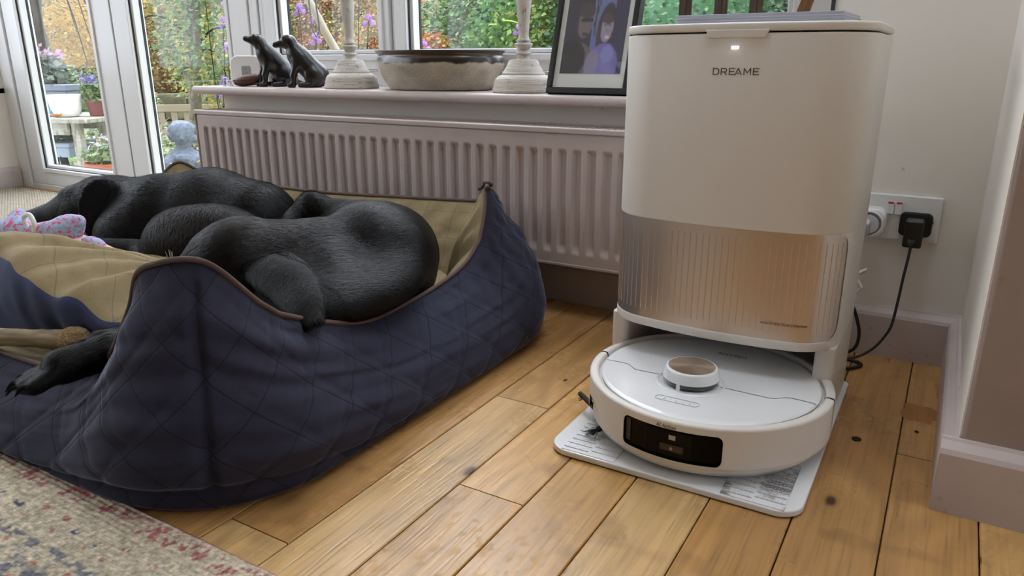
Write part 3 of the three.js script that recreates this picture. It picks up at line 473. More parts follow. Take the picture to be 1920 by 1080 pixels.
  mesh('turret_seat', lathe([[0, 0.0012], [0.044, 0.0012], [0.0455, 0.003], [0.047, 0.003], [0.049, 0.0012], [0.0495, 0]], 64), glossWhite, T);
  mesh('turret_lens', lathe([[0.034, 0.001], [0.0355, 0.002], [0.0355, 0.012], [0.034, 0.013]], 64), phys({ color: 0x050506, roughness: 0.08, clearcoat: 1 }), T);
  mesh('turret_cap', lathe([[0.0375, 0.0105], [0.0393, 0.0112], [0.0395, 0.0125], [0.0368, 0.024], [0.0352, 0.0262], [0.0335, 0.0268], [0.0328, 0.0265], [0, 0.0262]], 64), glossWhite, T);
  for (const a of [-0.18, 1.75, 2.9, 4.3]) mesh('turret_post', new RoundedBoxGeometry(0.0055, 0.0115, 0.004, 2, 0.0012).translate(0, 0.0065, 0.0372).rotateY(a), glossWhite, T);
  const spin = phys({ color: 0xcbb8a6, metalness: 0.95, roughness: 0.34, anisotropy: 0.85, anisotropyRotation: PI / 2 });
  const disc = new THREE.RingGeometry(0.0004, 0.0322, 72, 4).rotateX(-PI / 2); { const p = disc.attributes.position, uv = disc.attributes.uv; for (let i = 0; i < p.count; i++) { let a = (i % 73) / 72; uv.setXY(i, hypot(p.getX(i), p.getZ(i)), a); } }
  mesh('bronze_cap', disc.translate(0, 0.0271, 0), spin, T);
  for (const a of [0.3, 2.2, 4.1]) mesh('screw_hole', new THREE.CylinderGeometry(0.0006, 0.0006, 0.0004, 8).translate(sin(a) * 0.0295, 0.0272, cos(a) * 0.0295), softBlack, T);
  { const g = lettering('DREAME', 0.0085, 0.0003).rotateX(-PI / 2).rotateY(PI), x = 0.012; mesh('brand_lettering', g.translate(x, coverTop(0, -0.1) + 0.0001, -0.086), ink, robot); }
  // side brush reaching out under the bumper
  const br = new THREE.Group(); br.name = 'side_brush'; robot.add(br); br.position.set(-0.112, 0.022, 0.094);
  mesh('brush_hub', lathe([[0, 0], [0.012, 0], [0.012, 0.006], [0.006, 0.01], [0, 0.01]], 20), softBlack, br);
  const bm = std({ color: 0x30302c, roughness: 0.8 });
  const arm = (dx, dy, dz, rad, n, spread, extra) => {
    mesh('brush_arm', capTube([[0, 0.004, 0], [dx * 0.5, 0.004 + dy * 0.5, dz * 0.5], [dx, 0.004 + dy, dz]], rad, 12, 8), bm, br);
    const r = RNG(5 + floor(abs(dx) * 1000)), hairs = []; for (let i = 0; i < n; i++) { const k = 1 + extra * (0.6 + 0.6 * r()); hairs.push(tube([[dx * 0.85, 0.004 + dy * 0.9, dz * 0.85], [dx * k + (r() - 0.5) * spread, 0.004 + dy * 0.5 - 0.010 * r(), dz * k + (r() - 0.5) * spread]], 0.0004, 3, 3)); }
    const h = mesh('bristles', merged(hairs), bm, br); h.userData.kind = 'stuff';
  };
  arm(-0.073, 0.008, -0.053, 0.0040, 14, 0.006, 0.02); arm(-0.010, -0.004, 0.018, 0.0045, 34, 0.016, 0.9);
}
// ------------------------------------------------------------------ dog bed
const BED = { l: -1.87, r: -0.640, f: -0.425, b: -1.352, rc: 0.2 };
const quilt = (() => {   // diamond stitching, one cell = 0.1 m; woven brushed cotton
  const N = 1024, per = 0.3, line = (u, v) => { const a = mod((u + v) * 3, 1), b = mod((u - v) * 3, 1); return [min(a, 1 - a) * per / 3 / 1.414, min(b, 1 - b) * per / 3 / 1.414, (u - v) * per, (u + v) * per]; };
  const map = tex(N, N, (u, v, x, y) => {
    const [da, db, sa, sb] = line(u, v), n = 0.93 + 0.14 * (hash2(x >> 1, y >> 1, 3) - 0.5) + 0.14 * (fbm(u * 14, v * 14, 4, 14, 14, 61) - 0.5); let s = n;
    const dash = (d, t) => d < 0.0009 && mod(t / 0.0042, 1) < 0.72; if (dash(da, sa) || dash(db, sb)) s *= 0.4;
    return [41 * s, 42 * s, 62 * s];
  }, { srgb: true, size: [per, per] });
  const bump = tex(N, N, (u, v, x, y) => { const [da, db] = line(u, v), d = min(da, db); return 190 - 120 * exp(-d * d / (0.0016 * 0.0016)) - 40 * exp(-d / 0.008) + 26 * (hash2(x >> 1, y >> 1, 5) - 0.5) + 30 * (fbm(u * 30, v * 30, 3, 30, 30, 63) - 0.5); }, { size: [per, per] });
  return phys({ color: 0xffffff, map, bumpMap: bump, bumpScale: 0.0009, roughness: 0.95, sheen: 1, sheenColor: new THREE.Color(0.52, 0.55, 0.74), sheenRoughness: 0.55 });
})();
const checkMap = tex(1024, 1024, (u, v, x, y) => {   // tan twill with a faint window-pane check every 7.5 cm
  const n = 0.94 + 0.2 * (hash2(x >> 1, y, 8) - 0.5) * 0.6 + 0.08 * (fbm(u * 20, v * 20, 3, 20, 20, 66) - 0.5) + (mod(x + y, 4) < 2 ? 0.03 : -0.03); let r = 152, g = 134, b = 99;
  for (const t of [u, v]) { const q = abs(mod(t * 4, 1) - 0.5) * 0.075, q2 = abs(mod(t * 4 + 0.5, 1) - 0.5) * 0.075; if (q < 0.0009) { r = lerp(r, 84, 0.34); g = lerp(g, 78, 0.34); b = lerp(b, 78, 0.34); } if (q2 < 0.0007) { r = lerp(r, 128, 0.2); g = lerp(g, 98, 0.2); b = lerp(b, 66, 0.2); } }
  return [r * n, g * n, b * n];
}, { srgb: true, size: [0.3, 0.3] });
const weave = tex(256, 256, (u, v, x, y) => 128 + (mod(x + y, 4) < 2 ? 40 : -40) + 40 * (hash2(x, y, 9) - 0.5), { size: [0.10, 0.10] });
const tan = std({ color: 0xffffff, map: checkMap, bumpMap: weave, bumpScale: 0.0005, roughness: 0.95 });
const navyPlain = phys({ color: 0x39415f, roughness: 0.95, bumpMap: weave, bumpScale: 0.0004, sheen: 0.4, sheenColor: new THREE.Color(0.25, 0.3, 0.45), sheenRoughness: 0.5 });
const pipingM = std({ color: 0x6a534b, roughness: 0.75, bumpMap: weave, bumpScale: 0.0006 });
const bed = thing('dog_bed', 'large navy quilted dog bed with tan checked lining and brown piping', 'dog bed', [0, 0, 0]);
{
  const { l, r, f, b, rc } = BED, segs = [];
  // perimeter, starting at the middle of the right side, going to the front
  const path = []; const put = (x, z, nx, nz) => path.push([x, z, nx, nz]);
  const N = 900, zc = (f + b) / 2, lenX = r - l - 2 * rc, lenZ = f - b - 2 * rc, arc = rc * PI / 2, total = 2 * lenX + 2 * lenZ + 4 * arc;
  const peri = (s) => {
    s = mod(s, total); if (s < lenZ / 2) return [r, zc + s, 1, 0]; s -= lenZ / 2;
    if (s < arc) { const a = s / rc; return [r - rc + rc * cos(a), f - rc + rc * sin(a), cos(a), sin(a)]; } s -= arc;
    if (s < lenX) return [r - rc - s, f, 0, 1]; s -= lenX;
    if (s < arc) { const a = PI / 2 + s / rc; return [l + rc + rc * cos(a), f - rc + rc * sin(a), cos(a), sin(a)]; } s -= arc;
    if (s < lenZ) return [l, f - rc - s, -1, 0]; s -= lenZ;
    if (s < arc) { const a = PI + s / rc; return [l + rc + rc * cos(a), b + rc + rc * sin(a), cos(a), sin(a)]; } s -= arc;
    if (s < lenX) return [l + rc + s, b, 0, -1]; s -= lenX;
    if (s < arc) { const a = PI * 1.5 + s / rc; return [r - rc + rc * cos(a), b + rc + rc * sin(a), cos(a), sin(a)]; } s -= arc;
    return [r, b + rc + s, 1, 0];
  };
  const cFR = lenZ / 2 + arc / 2, cFL = cFR + arc + lenX, cBL = cFL + arc + lenZ, cBR = cBL + arc + lenX;
  // keys: arc length, rim height, rim inset
  const keys = [[0, 0.143, 0.096], [0.12, 0.155, 0.086], [cFR - 0.12, 0.232, 0.075], [cFR - 0.035, 0.292, 0.066], [cFR, 0.305, 0.062], [cFR + 0.06, 0.300, 0.07], [cFR + 0.13, 0.277, 0.08], [cFR + 0.19, 0.205, 0.085], [cFR + 0.25, 0.14, 0.085], [cFR + 0.34, 0.112, 0.08], [cFR + 0.6, 0.112, 0.075], [cFL - 0.2, 0.14, 0.08], [cFL - 0.05, 0.24, 0.075], [cFL, 0.27, 0.066], [cFL + 0.2, 0.18, 0.08], [cFL + arc / 2 + 0.3, 0.145, 0.07], [cBL - 0.1, 0.215, 0.07], [cBL, 0.268, 0.06], [cBL + 0.1, 0.238, 0.06], [cBL + 0.45, 0.222, 0.055], [cBL + 0.75, 0.232, 0.055], [cBR - 0.09, 0.252, 0.06], [cBR - 0.02, 0.286, 0.100], [cBR, 0.292, 0.108], [cBR + 0.035, 0.278, 0.112], [cBR + 0.12, 0.225, 0.112], [cBR + 0.22, 0.165, 0.106], [total, 0.143, 0.096]];
  const key = (s) => { s = mod(s, total); let i = 1; while (keys[i][0] < s) i++; const n = keys.length - 1, g = (k) => { const q = mod(k, n); return [keys[q][0] + floor(k / n) * total, keys[q][1], keys[q][2]]; }, A = g(i - 2), B = g(i - 1), C = i === n ? [total, keys[0][1], keys[0][2]] : g(i), D = i === n ? [total + keys[1][0], keys[1][1], keys[1][2]] : g(i + 1), t = (s - B[0]) / (C[0] - B[0]), h = C[0] - B[0];
    return [1, 2].map((c) => { const m0 = (C[c] - A[c]) / (C[0] - A[0]) * h, m1 = (D[c] - B[c]) / (D[0] - B[0]) * h, t2 = t * t, t3 = t2 * t; return (2 * t3 - 3 * t2 + 1) * B[c] + (t3 - 2 * t2 + t) * m0 + (-2 * t3 + 3 * t2) * C[c] + (t3 - t2) * m1; }); };
  const near = (s, c, w) => { const d = abs(mod(s - c + total / 2, total) - total / 2); return exp(-d * d / (w * w)); };
  const NV = 64;
  const outer = (i, j) => {
    const s0 = i / N * total, v = j / NV, [x, z, nx, nz] = peri(s0), s = mod(s0 + total / 2, total), [h, ins] = key(s0), corner = max(near(s0, cFR, 0.09), near(s0, cBR, 0.08), near(s0, cFL, 0.09), near(s0, cBL, 0.08));
    let o = -ins * pow(v, lerp(1.5, 2.5, max(corner, 0.9 * near(s0, cBR + 0.05, 0.2)))) + 0.020 * sin(PI * pow(v, 0.6)) * (1 - 0.35 * corner) - 0.022 * pow(1 - v, 6);
    const y = h * (v < 0.06 ? v * 0.9 : lerp(0.054, 1, (v - 0.06) / 0.94)) + 0.002;
    // folds in the cloth and a tuck along the base
    const su = s * 3.2, wr = (fbm(su * 1.3, v * 5, 3, 1e6, 1e6, 21) - 0.5) * 0.016 + (fbm(s * 5 + v * 2, v * 11 - s * 2.2, 2, 1e6, 1e6, 23) - 0.5) * 0.009 * smooth(0.2, 0.6, v);
    const pinch = near(s0, cFR, 0.25) * sin(v * 46 + 3 * fbm(s * 6, v * 3, 2)) * 0.0018 + near(s0, cBR + 0.14, 0.12) * sin(s * 150 + v * 6) * 0.0016 * smooth(0.3, 0.8, v) * (1 - smooth(0.9, 1, v));
    const tuck = -0.012 * exp(-pow((v - 0.11 - 0.05 * (fbm(s * 6, 1, 2) - 0.5)) / 0.035, 2)) * near(s0, cFR + 0.05, 0.35);
    const puffA = abs(mod((s / 0.3 + y / 0.3) * 3, 1) - 0.5), puffB = abs(mod((s / 0.3 - y / 0.3) * 3, 1) - 0.5), puff = -0.0025 * (pow(2 * puffA, 6) + pow(2 * puffB, 6));
    o += (wr + pinch + tuck + puff) * smooth(0, 0.1, v) * (1 - smooth(0.93, 1, v)) - 0.012 * (near(s0, cFR, 0.008) + near(s0, cBR, 0.006)) * smooth(0.02, 0.2, v) * (1 - smooth(0.86, 1, v));
    return [x + nx * o, y, z + nz * o];
  };
  mesh('quilted_wall', gridSurf(N, NV, outer, (i, j) => { const s = i / N * total, [h] = key(s); return [mod(s + total / 2, total), j / NV * (h * 1.08 + 0.02)]; }, true, true), quilt, bed);
  const rim = (s) => outer(mod(s, total) / total * N, NV);
  const NI = 40;
  const innerAt = (i, j) => { const s = i / N * total, v = j / NI, [, , nx, nz] = peri(s), p = outer(i, NV), [h] = key(s), c = max(near(s, cFR, 0.05), near(s, cBR, 0.05)), yb = 0.055; const y = lerp(p[1] - 0.001, yb, pow(v, 1.15)); let o = -0.012 * sqrt(v) - 0.085 * v * v - 0.03 * sin(PI * v) + (fbm(s * 9, v * 4, 3, 1e6, 1e6, 29) - 0.5) * 0.018 * sin(PI * min(1, v * 1.2)) + 0.003 * sin(s * 90 + v * 4) * exp(-pow((v - 0.2) / 0.15, 2)); return [p[0] + nx * o, y, p[2] + nz * o]; };
  mesh('lining', gridSurf(N, NI, innerAt, (i, j) => [i / N * total, j / NI * 0.26], true, false), tan, bed);
  const rp = []; for (let i = 0; i < 300; i++) { const p = rim(i / 300 * total); rp.push(V(p[0], p[1] + 0.002, p[2])); }
  mesh('piping', new THREE.TubeGeometry(new THREE.CatmullRomCurve3(rp, true), 900, 0.0037, 7, true), pipingM, bed);
  { const p = rim(cBR); mesh('corner_knot', merged([new THREE.TorusGeometry(0.007, 0.0042, 7, 18).rotateX(1.1).translate(p[0] + 0.002, p[1] + 0.006, p[2] - 0.002), capTube([[p[0] - 0.012, p[1] - 0.004, p[2] + 0.006], [p[0], p[1] + 0.006, p[2]], [p[0] + 0.01, p[1] + 0.002, p[2] + 0.012]], 0.0042, 12, 7)]), pipingM, bed); }
  // base pad
  const pad = roundRect(l + 0.05, r - 0.05, b + 0.05, f - 0.05, 0.16);
  mesh('base_pad', metric(upright(pad, 0.004, 0.085, 0.015, 16)), tan, bed);

  // loose mattress cushion pushed up in folds: rows of [x, y, z] control points from front foot to back
  const xs = [-1.80, -1.58, -1.42, -1.315, -1.205, -1.10, -1.02, -0.93, -0.84];
  const rows = [
    { y: [0.085, 0.085, 0.085, 0.085, 0.085, 0.085, 0.085, 0.085, 0.085], z: [-0.585, -0.585, -0.58, -0.575, -0.578, -0.60, -0.62, -0.64, -0.66] },
    { y: [0.15, 0.16, 0.165, 0.165, 0.155, 0.13, 0.12, 0.11, 0.10], z: [-0.575, -0.572, -0.566, -0.563, -0.556, -0.578, -0.605, -0.63, -0.65] },
    { y: [0.20, 0.215, 0.228, 0.230, 0.210, 0.178, 0.150, 0.13, 0.11], z: [-0.60, -0.592, -0.585, -0.581, -0.56, -0.575, -0.61, -0.64, -0.65] },
    { y: [0.205, 0.222, 0.242, 0.246, 0.226, 0.192, 0.165, 0.14, 0.12], z: [-0.655, -0.645, -0.63, -0.625, -0.632, -0.665, -0.70, -0.70, -0.70] },
    { y: [0.175, 0.19, 0.212, 0.222, 0.212, 0.186, 0.162, 0.14, 0.115], z: [-0.74, -0.73, -0.72, -0.70, -0.715, -0.75, -0.78, -0.78, -0.78] },
    { y: [0.15, 0.15, 0.15, 0.155, 0.155, 0.15, 0.138, 0.12, 0.105], z: [-0.90, -0.88, -0.86, -0.85, -0.86, -0.87, -0.88, -0.88, -0.88] },
    { y: [0.13, 0.13, 0.13, 0.13, 0.13, 0.13, 0.12, 0.115, 0.10], z: [-1.05, -1.05, -1.05, -1.05, -1.05, -1.05, -1.05, -1.05, -1.05] },
    { y: [0.11, 0.12, 0.12, 0.12, 0.12, 0.12, 0.12, 0.11, 0.10], z: [-1.23, -1.23, -1.23, -1.23, -1.23, -1.23, -1.23, -1.23, -1.20] },
  ];
  const cr = (a, b2, c, d, t) => 0.5 * (2 * b2 + (c - a) * t + (2 * a - 5 * b2 + 4 * c - d) * t * t + (3 * b2 - a - 3 * c + d) * t * t * t);
  const samp = (arr, k) => { const n = arr.length - 1, i = min(floor(k), n - 1), g = (q) => arr[clamp(q, 0, n)]; return cr(g(i - 1), g(i), g(i + 1), g(i + 2), k - i); };
  const cushion = (a, bb) => {   // a 0..8 along x, bb 0..7 front to back
    const x = samp(xs, a), y = samp(rows.map((q) => samp(q.y, a)), bb), z = samp(rows.map((q) => samp(q.z, a)), bb);
    // folds fanning out from where the dog's chin presses it down
    const th = atan2(z + 0.83, x + 1.12), rad = hypot(z + 0.83, x + 1.12), amp = smooth(0.03, 0.12, rad) * (1 - smooth(0.22, 0.34, rad)), fold = sin(th * 21 + 2.6 * fbm(x * 9, z * 9, 2)) * 0.5 + 0.5 * sin(th * 13 + 1);
    const lump = (fbm(x * 16, z * 16 + y * 9, 3, 1e6, 1e6, 77) - 0.5) * 0.014;
    const k = smooth(0.8, 1.8, bb), gather = bb < 2.6 ? (sin(x * 118 + 3 * fbm(x * 7, bb * 0.4, 2)) + 0.6 * sin(x * 61 + bb)) * 0.0022 * sin(PI * clamp(bb / 2.6)) * smooth(-1.3, -1.15, x) : 0; return [x, y + (fold * 0.0125 * amp + lump) * smooth(0.3, 1.2, bb), z + gather + (fold * 0.010 * amp + lump * 0.6) * (1 - k) * smooth(0.2, 1, bb)];
  };
  const cushionG = new THREE.Group(); cushionG.name = 'mattress'; bed.add(cushionG);
  const top = gridSurf(220, 150, (i, j) => cushion(i / 220 * 8, 2 + j / 150 * 5), (i, j) => { const p = cushion(i / 220 * 8, 2 + j / 150 * 5); return [p[0] * 0.96 + p[2] * 0.28 + 0.01, p[2] * 0.96 - p[0] * 0.28 + p[1] * 0.6]; }, false, false);
  const side = gridSurf(220, 50, (i, j) => cushion(i / 220 * 8, j / 50 * 2), (i, j) => [i * 0.004, j * 0.003], false, false);
  mesh('checked_top', top, tan, cushionG); mesh('navy_border', side, navyPlain, cushionG);
}

// ------------------------------------------------------------------ chew horn and soft toy on the bed
{
  const horn = std({ color: 0xffffff, map: tex(256, 256, (u, v) => { const k = fbm(u * 18, v * 5, 4, 18, 5, 83), s = 0.72 + 0.5 * (k - 0.5); return [196 * s, 172 * s, 132 * s]; }, { srgb: true, size: [0.1, 0.2] }), roughness: 0.55 });
  const frayed = std({ color: 0xa88c66, roughness: 0.95, bumpMap: tex(256, 256, (u, v, x, y) => 255 * pow(fbm(u * 40, v * 40, 2, 40, 40, 85), 1.5), { size: [0.04, 0.04] }), bumpScale: 0.003 });
  const H = thing('chew_horn', 'pale brown animal horn chew with a frayed end on the dog bed', 'dog chew', [-1.098, 0.128, -0.556]);
  const pts = [[0, 0.002, 0], [-0.05, 0.004, 0.028], [-0.115, 0.006, 0.062], [-0.2, 0.008, 0.10]];
  mesh('shaft', taper(pts, [0.0155, 0.0135, 0.0135, 0.015], 40, 20, 0.06, 3), horn, H);
  const g = new THREE.SphereGeometry(0.0205, 32, 22), q = g.attributes.position, r = RNG(3); for (let i = 0; i < q.count; i++) { const x = q.getX(i), y = q.getY(i), z = q.getZ(i), k = 0.86 + 0.3 * noise3(x * 260, y * 260, z * 260); q.setXYZ(i, x * k * 1.25, y * k * 0.92, z * k); } g.computeVertexNormals(); g.rotateY(0.5).translate(0.006, 0.002, -0.004);
  mesh('frayed_end', metric(g), frayed, H);
  const fib = []; for (let i = 0; i < 420; i++) { const th = r() * 2 * PI, cz = r() * 1.5 - 0.5, sz = sqrt(max(0, 1 - cz * cz)), d = V(cz * 1.2, sz * sin(th) * 0.9, sz * cos(th)).applyAxisAngle(V(0, 1, 0), 0.5), p = d.clone().multiplyScalar(0.0205).add(V(0.006, 0.002, -0.004)); const c = new THREE.ConeGeometry(0.0011, 0.0022 + 0.0018 * r(), 4); c.translate(0, 0.0006, 0); c.applyQuaternion(new THREE.Quaternion().setFromUnitVectors(V(0, 1, 0), d.clone().add(V((r() - 0.5) * 0.8, (r() - 0.5) * 0.8, (r() - 0.5) * 0.8)).normalize())).translate(p.x, p.y, p.z); fib.push(c); }
  mesh('frayed_fibres', merged(fib), std({ color: 0xb59c78, roughness: 1 }), H).userData.kind = 'stuff';
}
{
  const spot = std({ color: 0xffffff, map: tex(256, 256, (u, v) => { const k = fbm(u * 16, v * 16, 3, 16, 16, 87), w = fbm(u * 22 + 9, v * 22, 2, 22, 22, 89); return w > 0.62 ? [226, 96, 132] : k > 0.55 ? [150, 178, 214] : [172, 190, 224]; }, { srgb: true, size: [0.09, 0.09] }), roughness: 0.95 });
  const pink = std({ color: 0xe2c4b6, roughness: 0.95, bumpMap: weave, bumpScale: 0.0008 }), white = std({ color: 0xe8e6e2, roughness: 0.8 });
  const T = thing('soft_toy', 'pink and blue spotted soft toy lying under the sleeping dog\'s muzzle', 'soft toy', [-1.515, 0.184, -0.765]);
  const blob = (name, prims, lo, hi, m, c = 0.0045) => mesh(name, surfaceNets(field(prims), lo, hi, c), m, T);
  blob('body', [ellipsoid([0.03, -0.012, 0.0], [0.085, 0.036, 0.05], [0, 0.5, 0]), ellipsoid([0.115, -0.03, -0.035], [0.045, 0.03, 0.03], [0, 0.5, 0]), capsule([-0.06, -0.01, 0.02], [-0.13, -0.01, 0.06], 0.03, 0.026)], [-0.2, -0.07, -0.1], [0.18, 0.05, 0.11], pink);
  blob('wing', [capsule([-0.02, 0.022, 0.01], [0.055, 0.034, -0.012], 0.018, 0.021), capsule([0.055, 0.034, -0.012], [0.082, 0.05, -0.02], 0.019, 0.0105)], [-0.06, -0.02, -0.06], [0.12, 0.085, 0.05], spot);
  blob('wing', [capsule([-0.02, 0.018, 0.012], [-0.10, 0.022, 0.045], 0.02, 0.022), capsule([-0.06, 0.03, 0.02], [-0.075, 0.05, 0.01], 0.016, 0.014)], [-0.15, -0.02, -0.03], [0.02, 0.085, 0.09], spot);
  blob('patch', [ellipsoid([0.10, -0.002, -0.03], [0.028, 0.02, 0.018], [0, 0.5, -0.5])], [0.05, -0.04, -0.07], [0.15, 0.04, 0.01], spot);
  mesh('label_loop', tube([[-0.022, 0.03, 0.024], [-0.03, 0.052, 0.024], [-0.012, 0.06, 0.022], [0.0, 0.045, 0.022], [-0.004, 0.028, 0.022]], 0.0045, 24, 8), white, T);
}

// ------------------------------------------------------------------ rug and door mat
{
  const cream = [214, 200, 174];
  const rugMap = tex(2048, 1024, (u, v, x, y) => {   // 2.2 m by 1.1 m, v = 0 at the edge by the bed
    const X = (u * 2.2 + 0.006 * (fbm(u * 90, v * 45, 3, 90, 45, 101) - 0.5)) * 2.3, D = (v * 1.1 + 0.006 * (fbm(u * 80 + 5, v * 40, 3, 80, 40, 103) - 0.5)) * 2.3; let c = [...cream]; const mixc = (t, k) => { c = c.map((q, i) => lerp(q, t[i], clamp(k))); };
    const fade = fbm(u * 340, v * 120, 3, 340, 120, 105), patch = fbm(u * 120, v * 50, 3, 120, 50, 106), red = [168, 84, 90], navy = [70, 80, 106], rust = [182, 112, 88], slate = [116, 118, 128];
    mixc(red, smooth(0.022, 0.006, D) * 0.55); mixc(red, smooth(0.02, 0.035, D) * smooth(0.098, 0.078, D) * smooth(0.42, 0.6, fade) * smooth(0.3, 0.55, patch) * 0.8);
    const q = abs(D - 0.245); mixc(slate, smooth(0.02, 0.008, q) * smooth(0.4, 0.62, fbm(u * 300, v * 150, 3, 300, 150, 107)) * 0.85);
    const q2 = abs(D - 0.365); mixc(slate, smooth(0.018, 0.008, q2) * smooth(0.4, 0.6, fbm(u * 160 + 3, v * 80, 3, 160, 80, 109)) * 0.8);
    const wob = 0.02 * (fbm(u * 120, v * 60, 2, 120, 60, 118) - 0.5), cell = floor(X / 0.19), ph = (X - cell * 0.19 - 0.095) + wob, st = (cx, cz, rx, rz, col, k) => { const d = hypot((ph - cx) / rx, (D + wob - cz) / rz); mixc(col, smooth(1.2, 0.6, d) * k * smooth(0.3, 0.55, fbm(u * 380, v * 190, 2, 380, 190, 111))); };
    const flip = mod(cell, 2) ? 1 : -1; st(0.045 * flip, 0.165, 0.020, 0.013, navy, 0.9); st(-0.042 * flip, 0.14, 0.018, 0.009, red, 0.7); st(-0.02 * flip, 0.19, 0.012, 0.008, red, 0.6); st(0.0, 0.12, 0.010, 0.007, [150, 146, 110], 0.5); st(0.06 * flip, 0.2, 0.009, 0.006, rust, 0.6);
    if (D > 0.265) { const w = sin(X * 52 + 1.6 * sin(D * 40)) * sin(D * 58 + 1.4 * sin(X * 34)), f2 = fbm(u * 200, v * 100, 3, 200, 100, 113); mixc(navy, smooth(0.25, 0.7, w) * 0.7 * smooth(0.35, 0.6, f2)); mixc(rust, smooth(0.35, 0.75, -w) * 0.7 * smooth(0.4, 0.6, 1 - f2)); mixc(slate, smooth(0.5, 0.62, f2) * 0.45); }
    const n = 0.93 + 0.42 * (fbm(u * 420, v * 260, 2, 420, 260, 115) - 0.5) + 0.16 * (hash2(x, y >> 1, 117) - 0.5); return c.map((q) => q * n);
  }, { srgb: true });
  const rugBump = tex(1024, 512, (u, v, x, y) => 255 * (0.55 * fbm(u * 300, v * 120, 2, 300, 120, 121) + 0.45 * (0.5 + 0.5 * sin(v * 2 * PI * 150 + 3 * fbm(u * 60, v * 30, 2, 60, 30, 123)))));
  const RM = std({ map: rugMap, bumpMap: rugBump, bumpScale: 0.006, roughness: 1 });
  const x0 = -2.6, z0 = -0.447, G = thing('rug', 'faded red and cream patterned wool rug in front of the dog bed', 'rug', [x0, 0, z0]);
  const pile = gridSurf(500, 250, (i, j) => { const X = i / 500 * 2.2, D = j / 250 * 1.1, e = min(X, 2.2 - X, D, 1.1 - D), h = 0.0095 * sqrt(clamp(e / 0.008)) ; return [X, h + 0.0016 * (fbm(X * 160, D * 160, 2, 1e6, 1e6, 125) - 0.5) * clamp(e / 0.01), D]; }, (i, j) => [i / 500, j / 250], false, true);
  mesh('pile', pile, RM, G); mesh('backing', rbx(0.001, 2.199, 0.0003, 0.004, 0.001, 1.099, 0.001), std({ color: 0x8a6a62, roughness: 1 }), G);
}
{
  const loop = std({ color: 0xffffff, map: tex(512, 512, (u, v, x, y) => { const a = 0.5 + 0.5 * sin(u * 2 * PI * 40), b = 0.5 + 0.5 * sin(v * 2 * PI * 40 + (mod(floor(u * 40), 2) ? PI : 0)), s = 0.72 + 0.26 * a * b + 0.2 * (fbm(u * 50, v * 50, 2, 50, 50, 131) - 0.5); return [206 * s, 194 * s, 172 * s]; }, { srgb: true, size: [0.4, 0.4] }), bumpMap: tex(256, 256, (u, v) => { const a = 0.5 + 0.5 * sin(u * 2 * PI * 40), b = 0.5 + 0.5 * sin(v * 2 * PI * 40 + (mod(floor(u * 40), 2) ? PI : 0)); return 255 * a * b; }, { size: [0.4, 0.4] }), bumpScale: 0.006, roughness: 1 });
  const D = thing('door_mat', 'beige looped mat on the floor in front of the glazed doors', 'door mat', [-2.75, 0, -1.07]);
  mesh('loops', rbx(-0.70, 0.70, 0.002, 0.013, -0.585, 0.58, 0.004), loop, D); mesh('backing', rbx(-0.7, 0.7, 0, 0.003, -0.585, 0.58, 0.001), softBlack, D);
}
// ------------------------------------------------------------------ the two sleeping dogs
function rebase(g, x, y, z) { for (const c of g.children) c.position.sub(V(x, y, z)); g.position.set(x, y, z); return g; }
function flat(c, r, xd, up, k = 0.02, dir) {   // ellipsoid with its long axis along xd and its thin axis along up
  const X = V(...xd).normalize(), Z = V(...up).addScaledVector(X, -V(...up).dot(X)).normalize(), Y = Z.clone().cross(X), [rx, ry, rz] = r;
  return { k, dir: dir ?? X.toArray(), d: (x, y, z) => { const px = x - c[0], py = y - c[1], pz = z - c[2], a = (X.x * px + X.y * py + X.z * pz) / rx, b = (Y.x * px + Y.y * py + Y.z * pz) / ry, e = (Z.x * px + Z.y * py + Z.z * pz) / rz, k0 = hypot(a, b, e), k1 = hypot(a / rx, b / ry, e / rz); return k1 < 1e-6 ? -rz : k0 * (k0 - 1) / k1; } };
}
const coatBump = tex(512, 512, (u, v) => 255 * (0.6 * fbm(u * 120, v * 26, 3, 120, 26, 141) + 0.4 * fbm(u * 40, v * 12, 2, 40, 12, 143)), { size: [0.12, 0.12] });
const coatM = phys({ color: new THREE.Color().setRGB(0.006, 0.0056, 0.0056), roughness: 0.5, bumpMap: coatBump, bumpScale: 0.0012, specularIntensity: 0.2 });
const hairM = phys({ color: new THREE.Color().setRGB(0.0052, 0.0047, 0.0047), roughness: 0.36, specularIntensity: 0.40 });
const EARPTS = [[-0.885, 0.236, -0.742], [-0.856, 0.244, -0.729], [-0.819, 0.239, -0.717], [-0.774, 0.226, -0.704], [-0.735, 0.212, -0.686], [-0.708, 0.194, -0.672]];
const clawM = std({ color: 0x6d6a66, roughness: 0.4 });
const hairG = (() => {
  const g = new THREE.BufferGeometry(), w = 0.021; g.setAttribute('position', new THREE.Float32BufferAttribute([-w, 0, 0, w, 0, 0, -w * 0.9, 0.10, 0.5, w * 0.9, 0.10, 0.5, 0, 0.05, 1], 3));
  g.setAttribute('normal', new THREE.Float32BufferAttribute([-0.5, 0.85, -0.1, 0.5, 0.85, -0.1, -0.5, 0.86, 0, 0.5, 0.86, 0, 0, 0.98, 0.15], 3)); g.setIndex([0, 2, 1, 1, 2, 3, 2, 4, 3]); return g;
})();
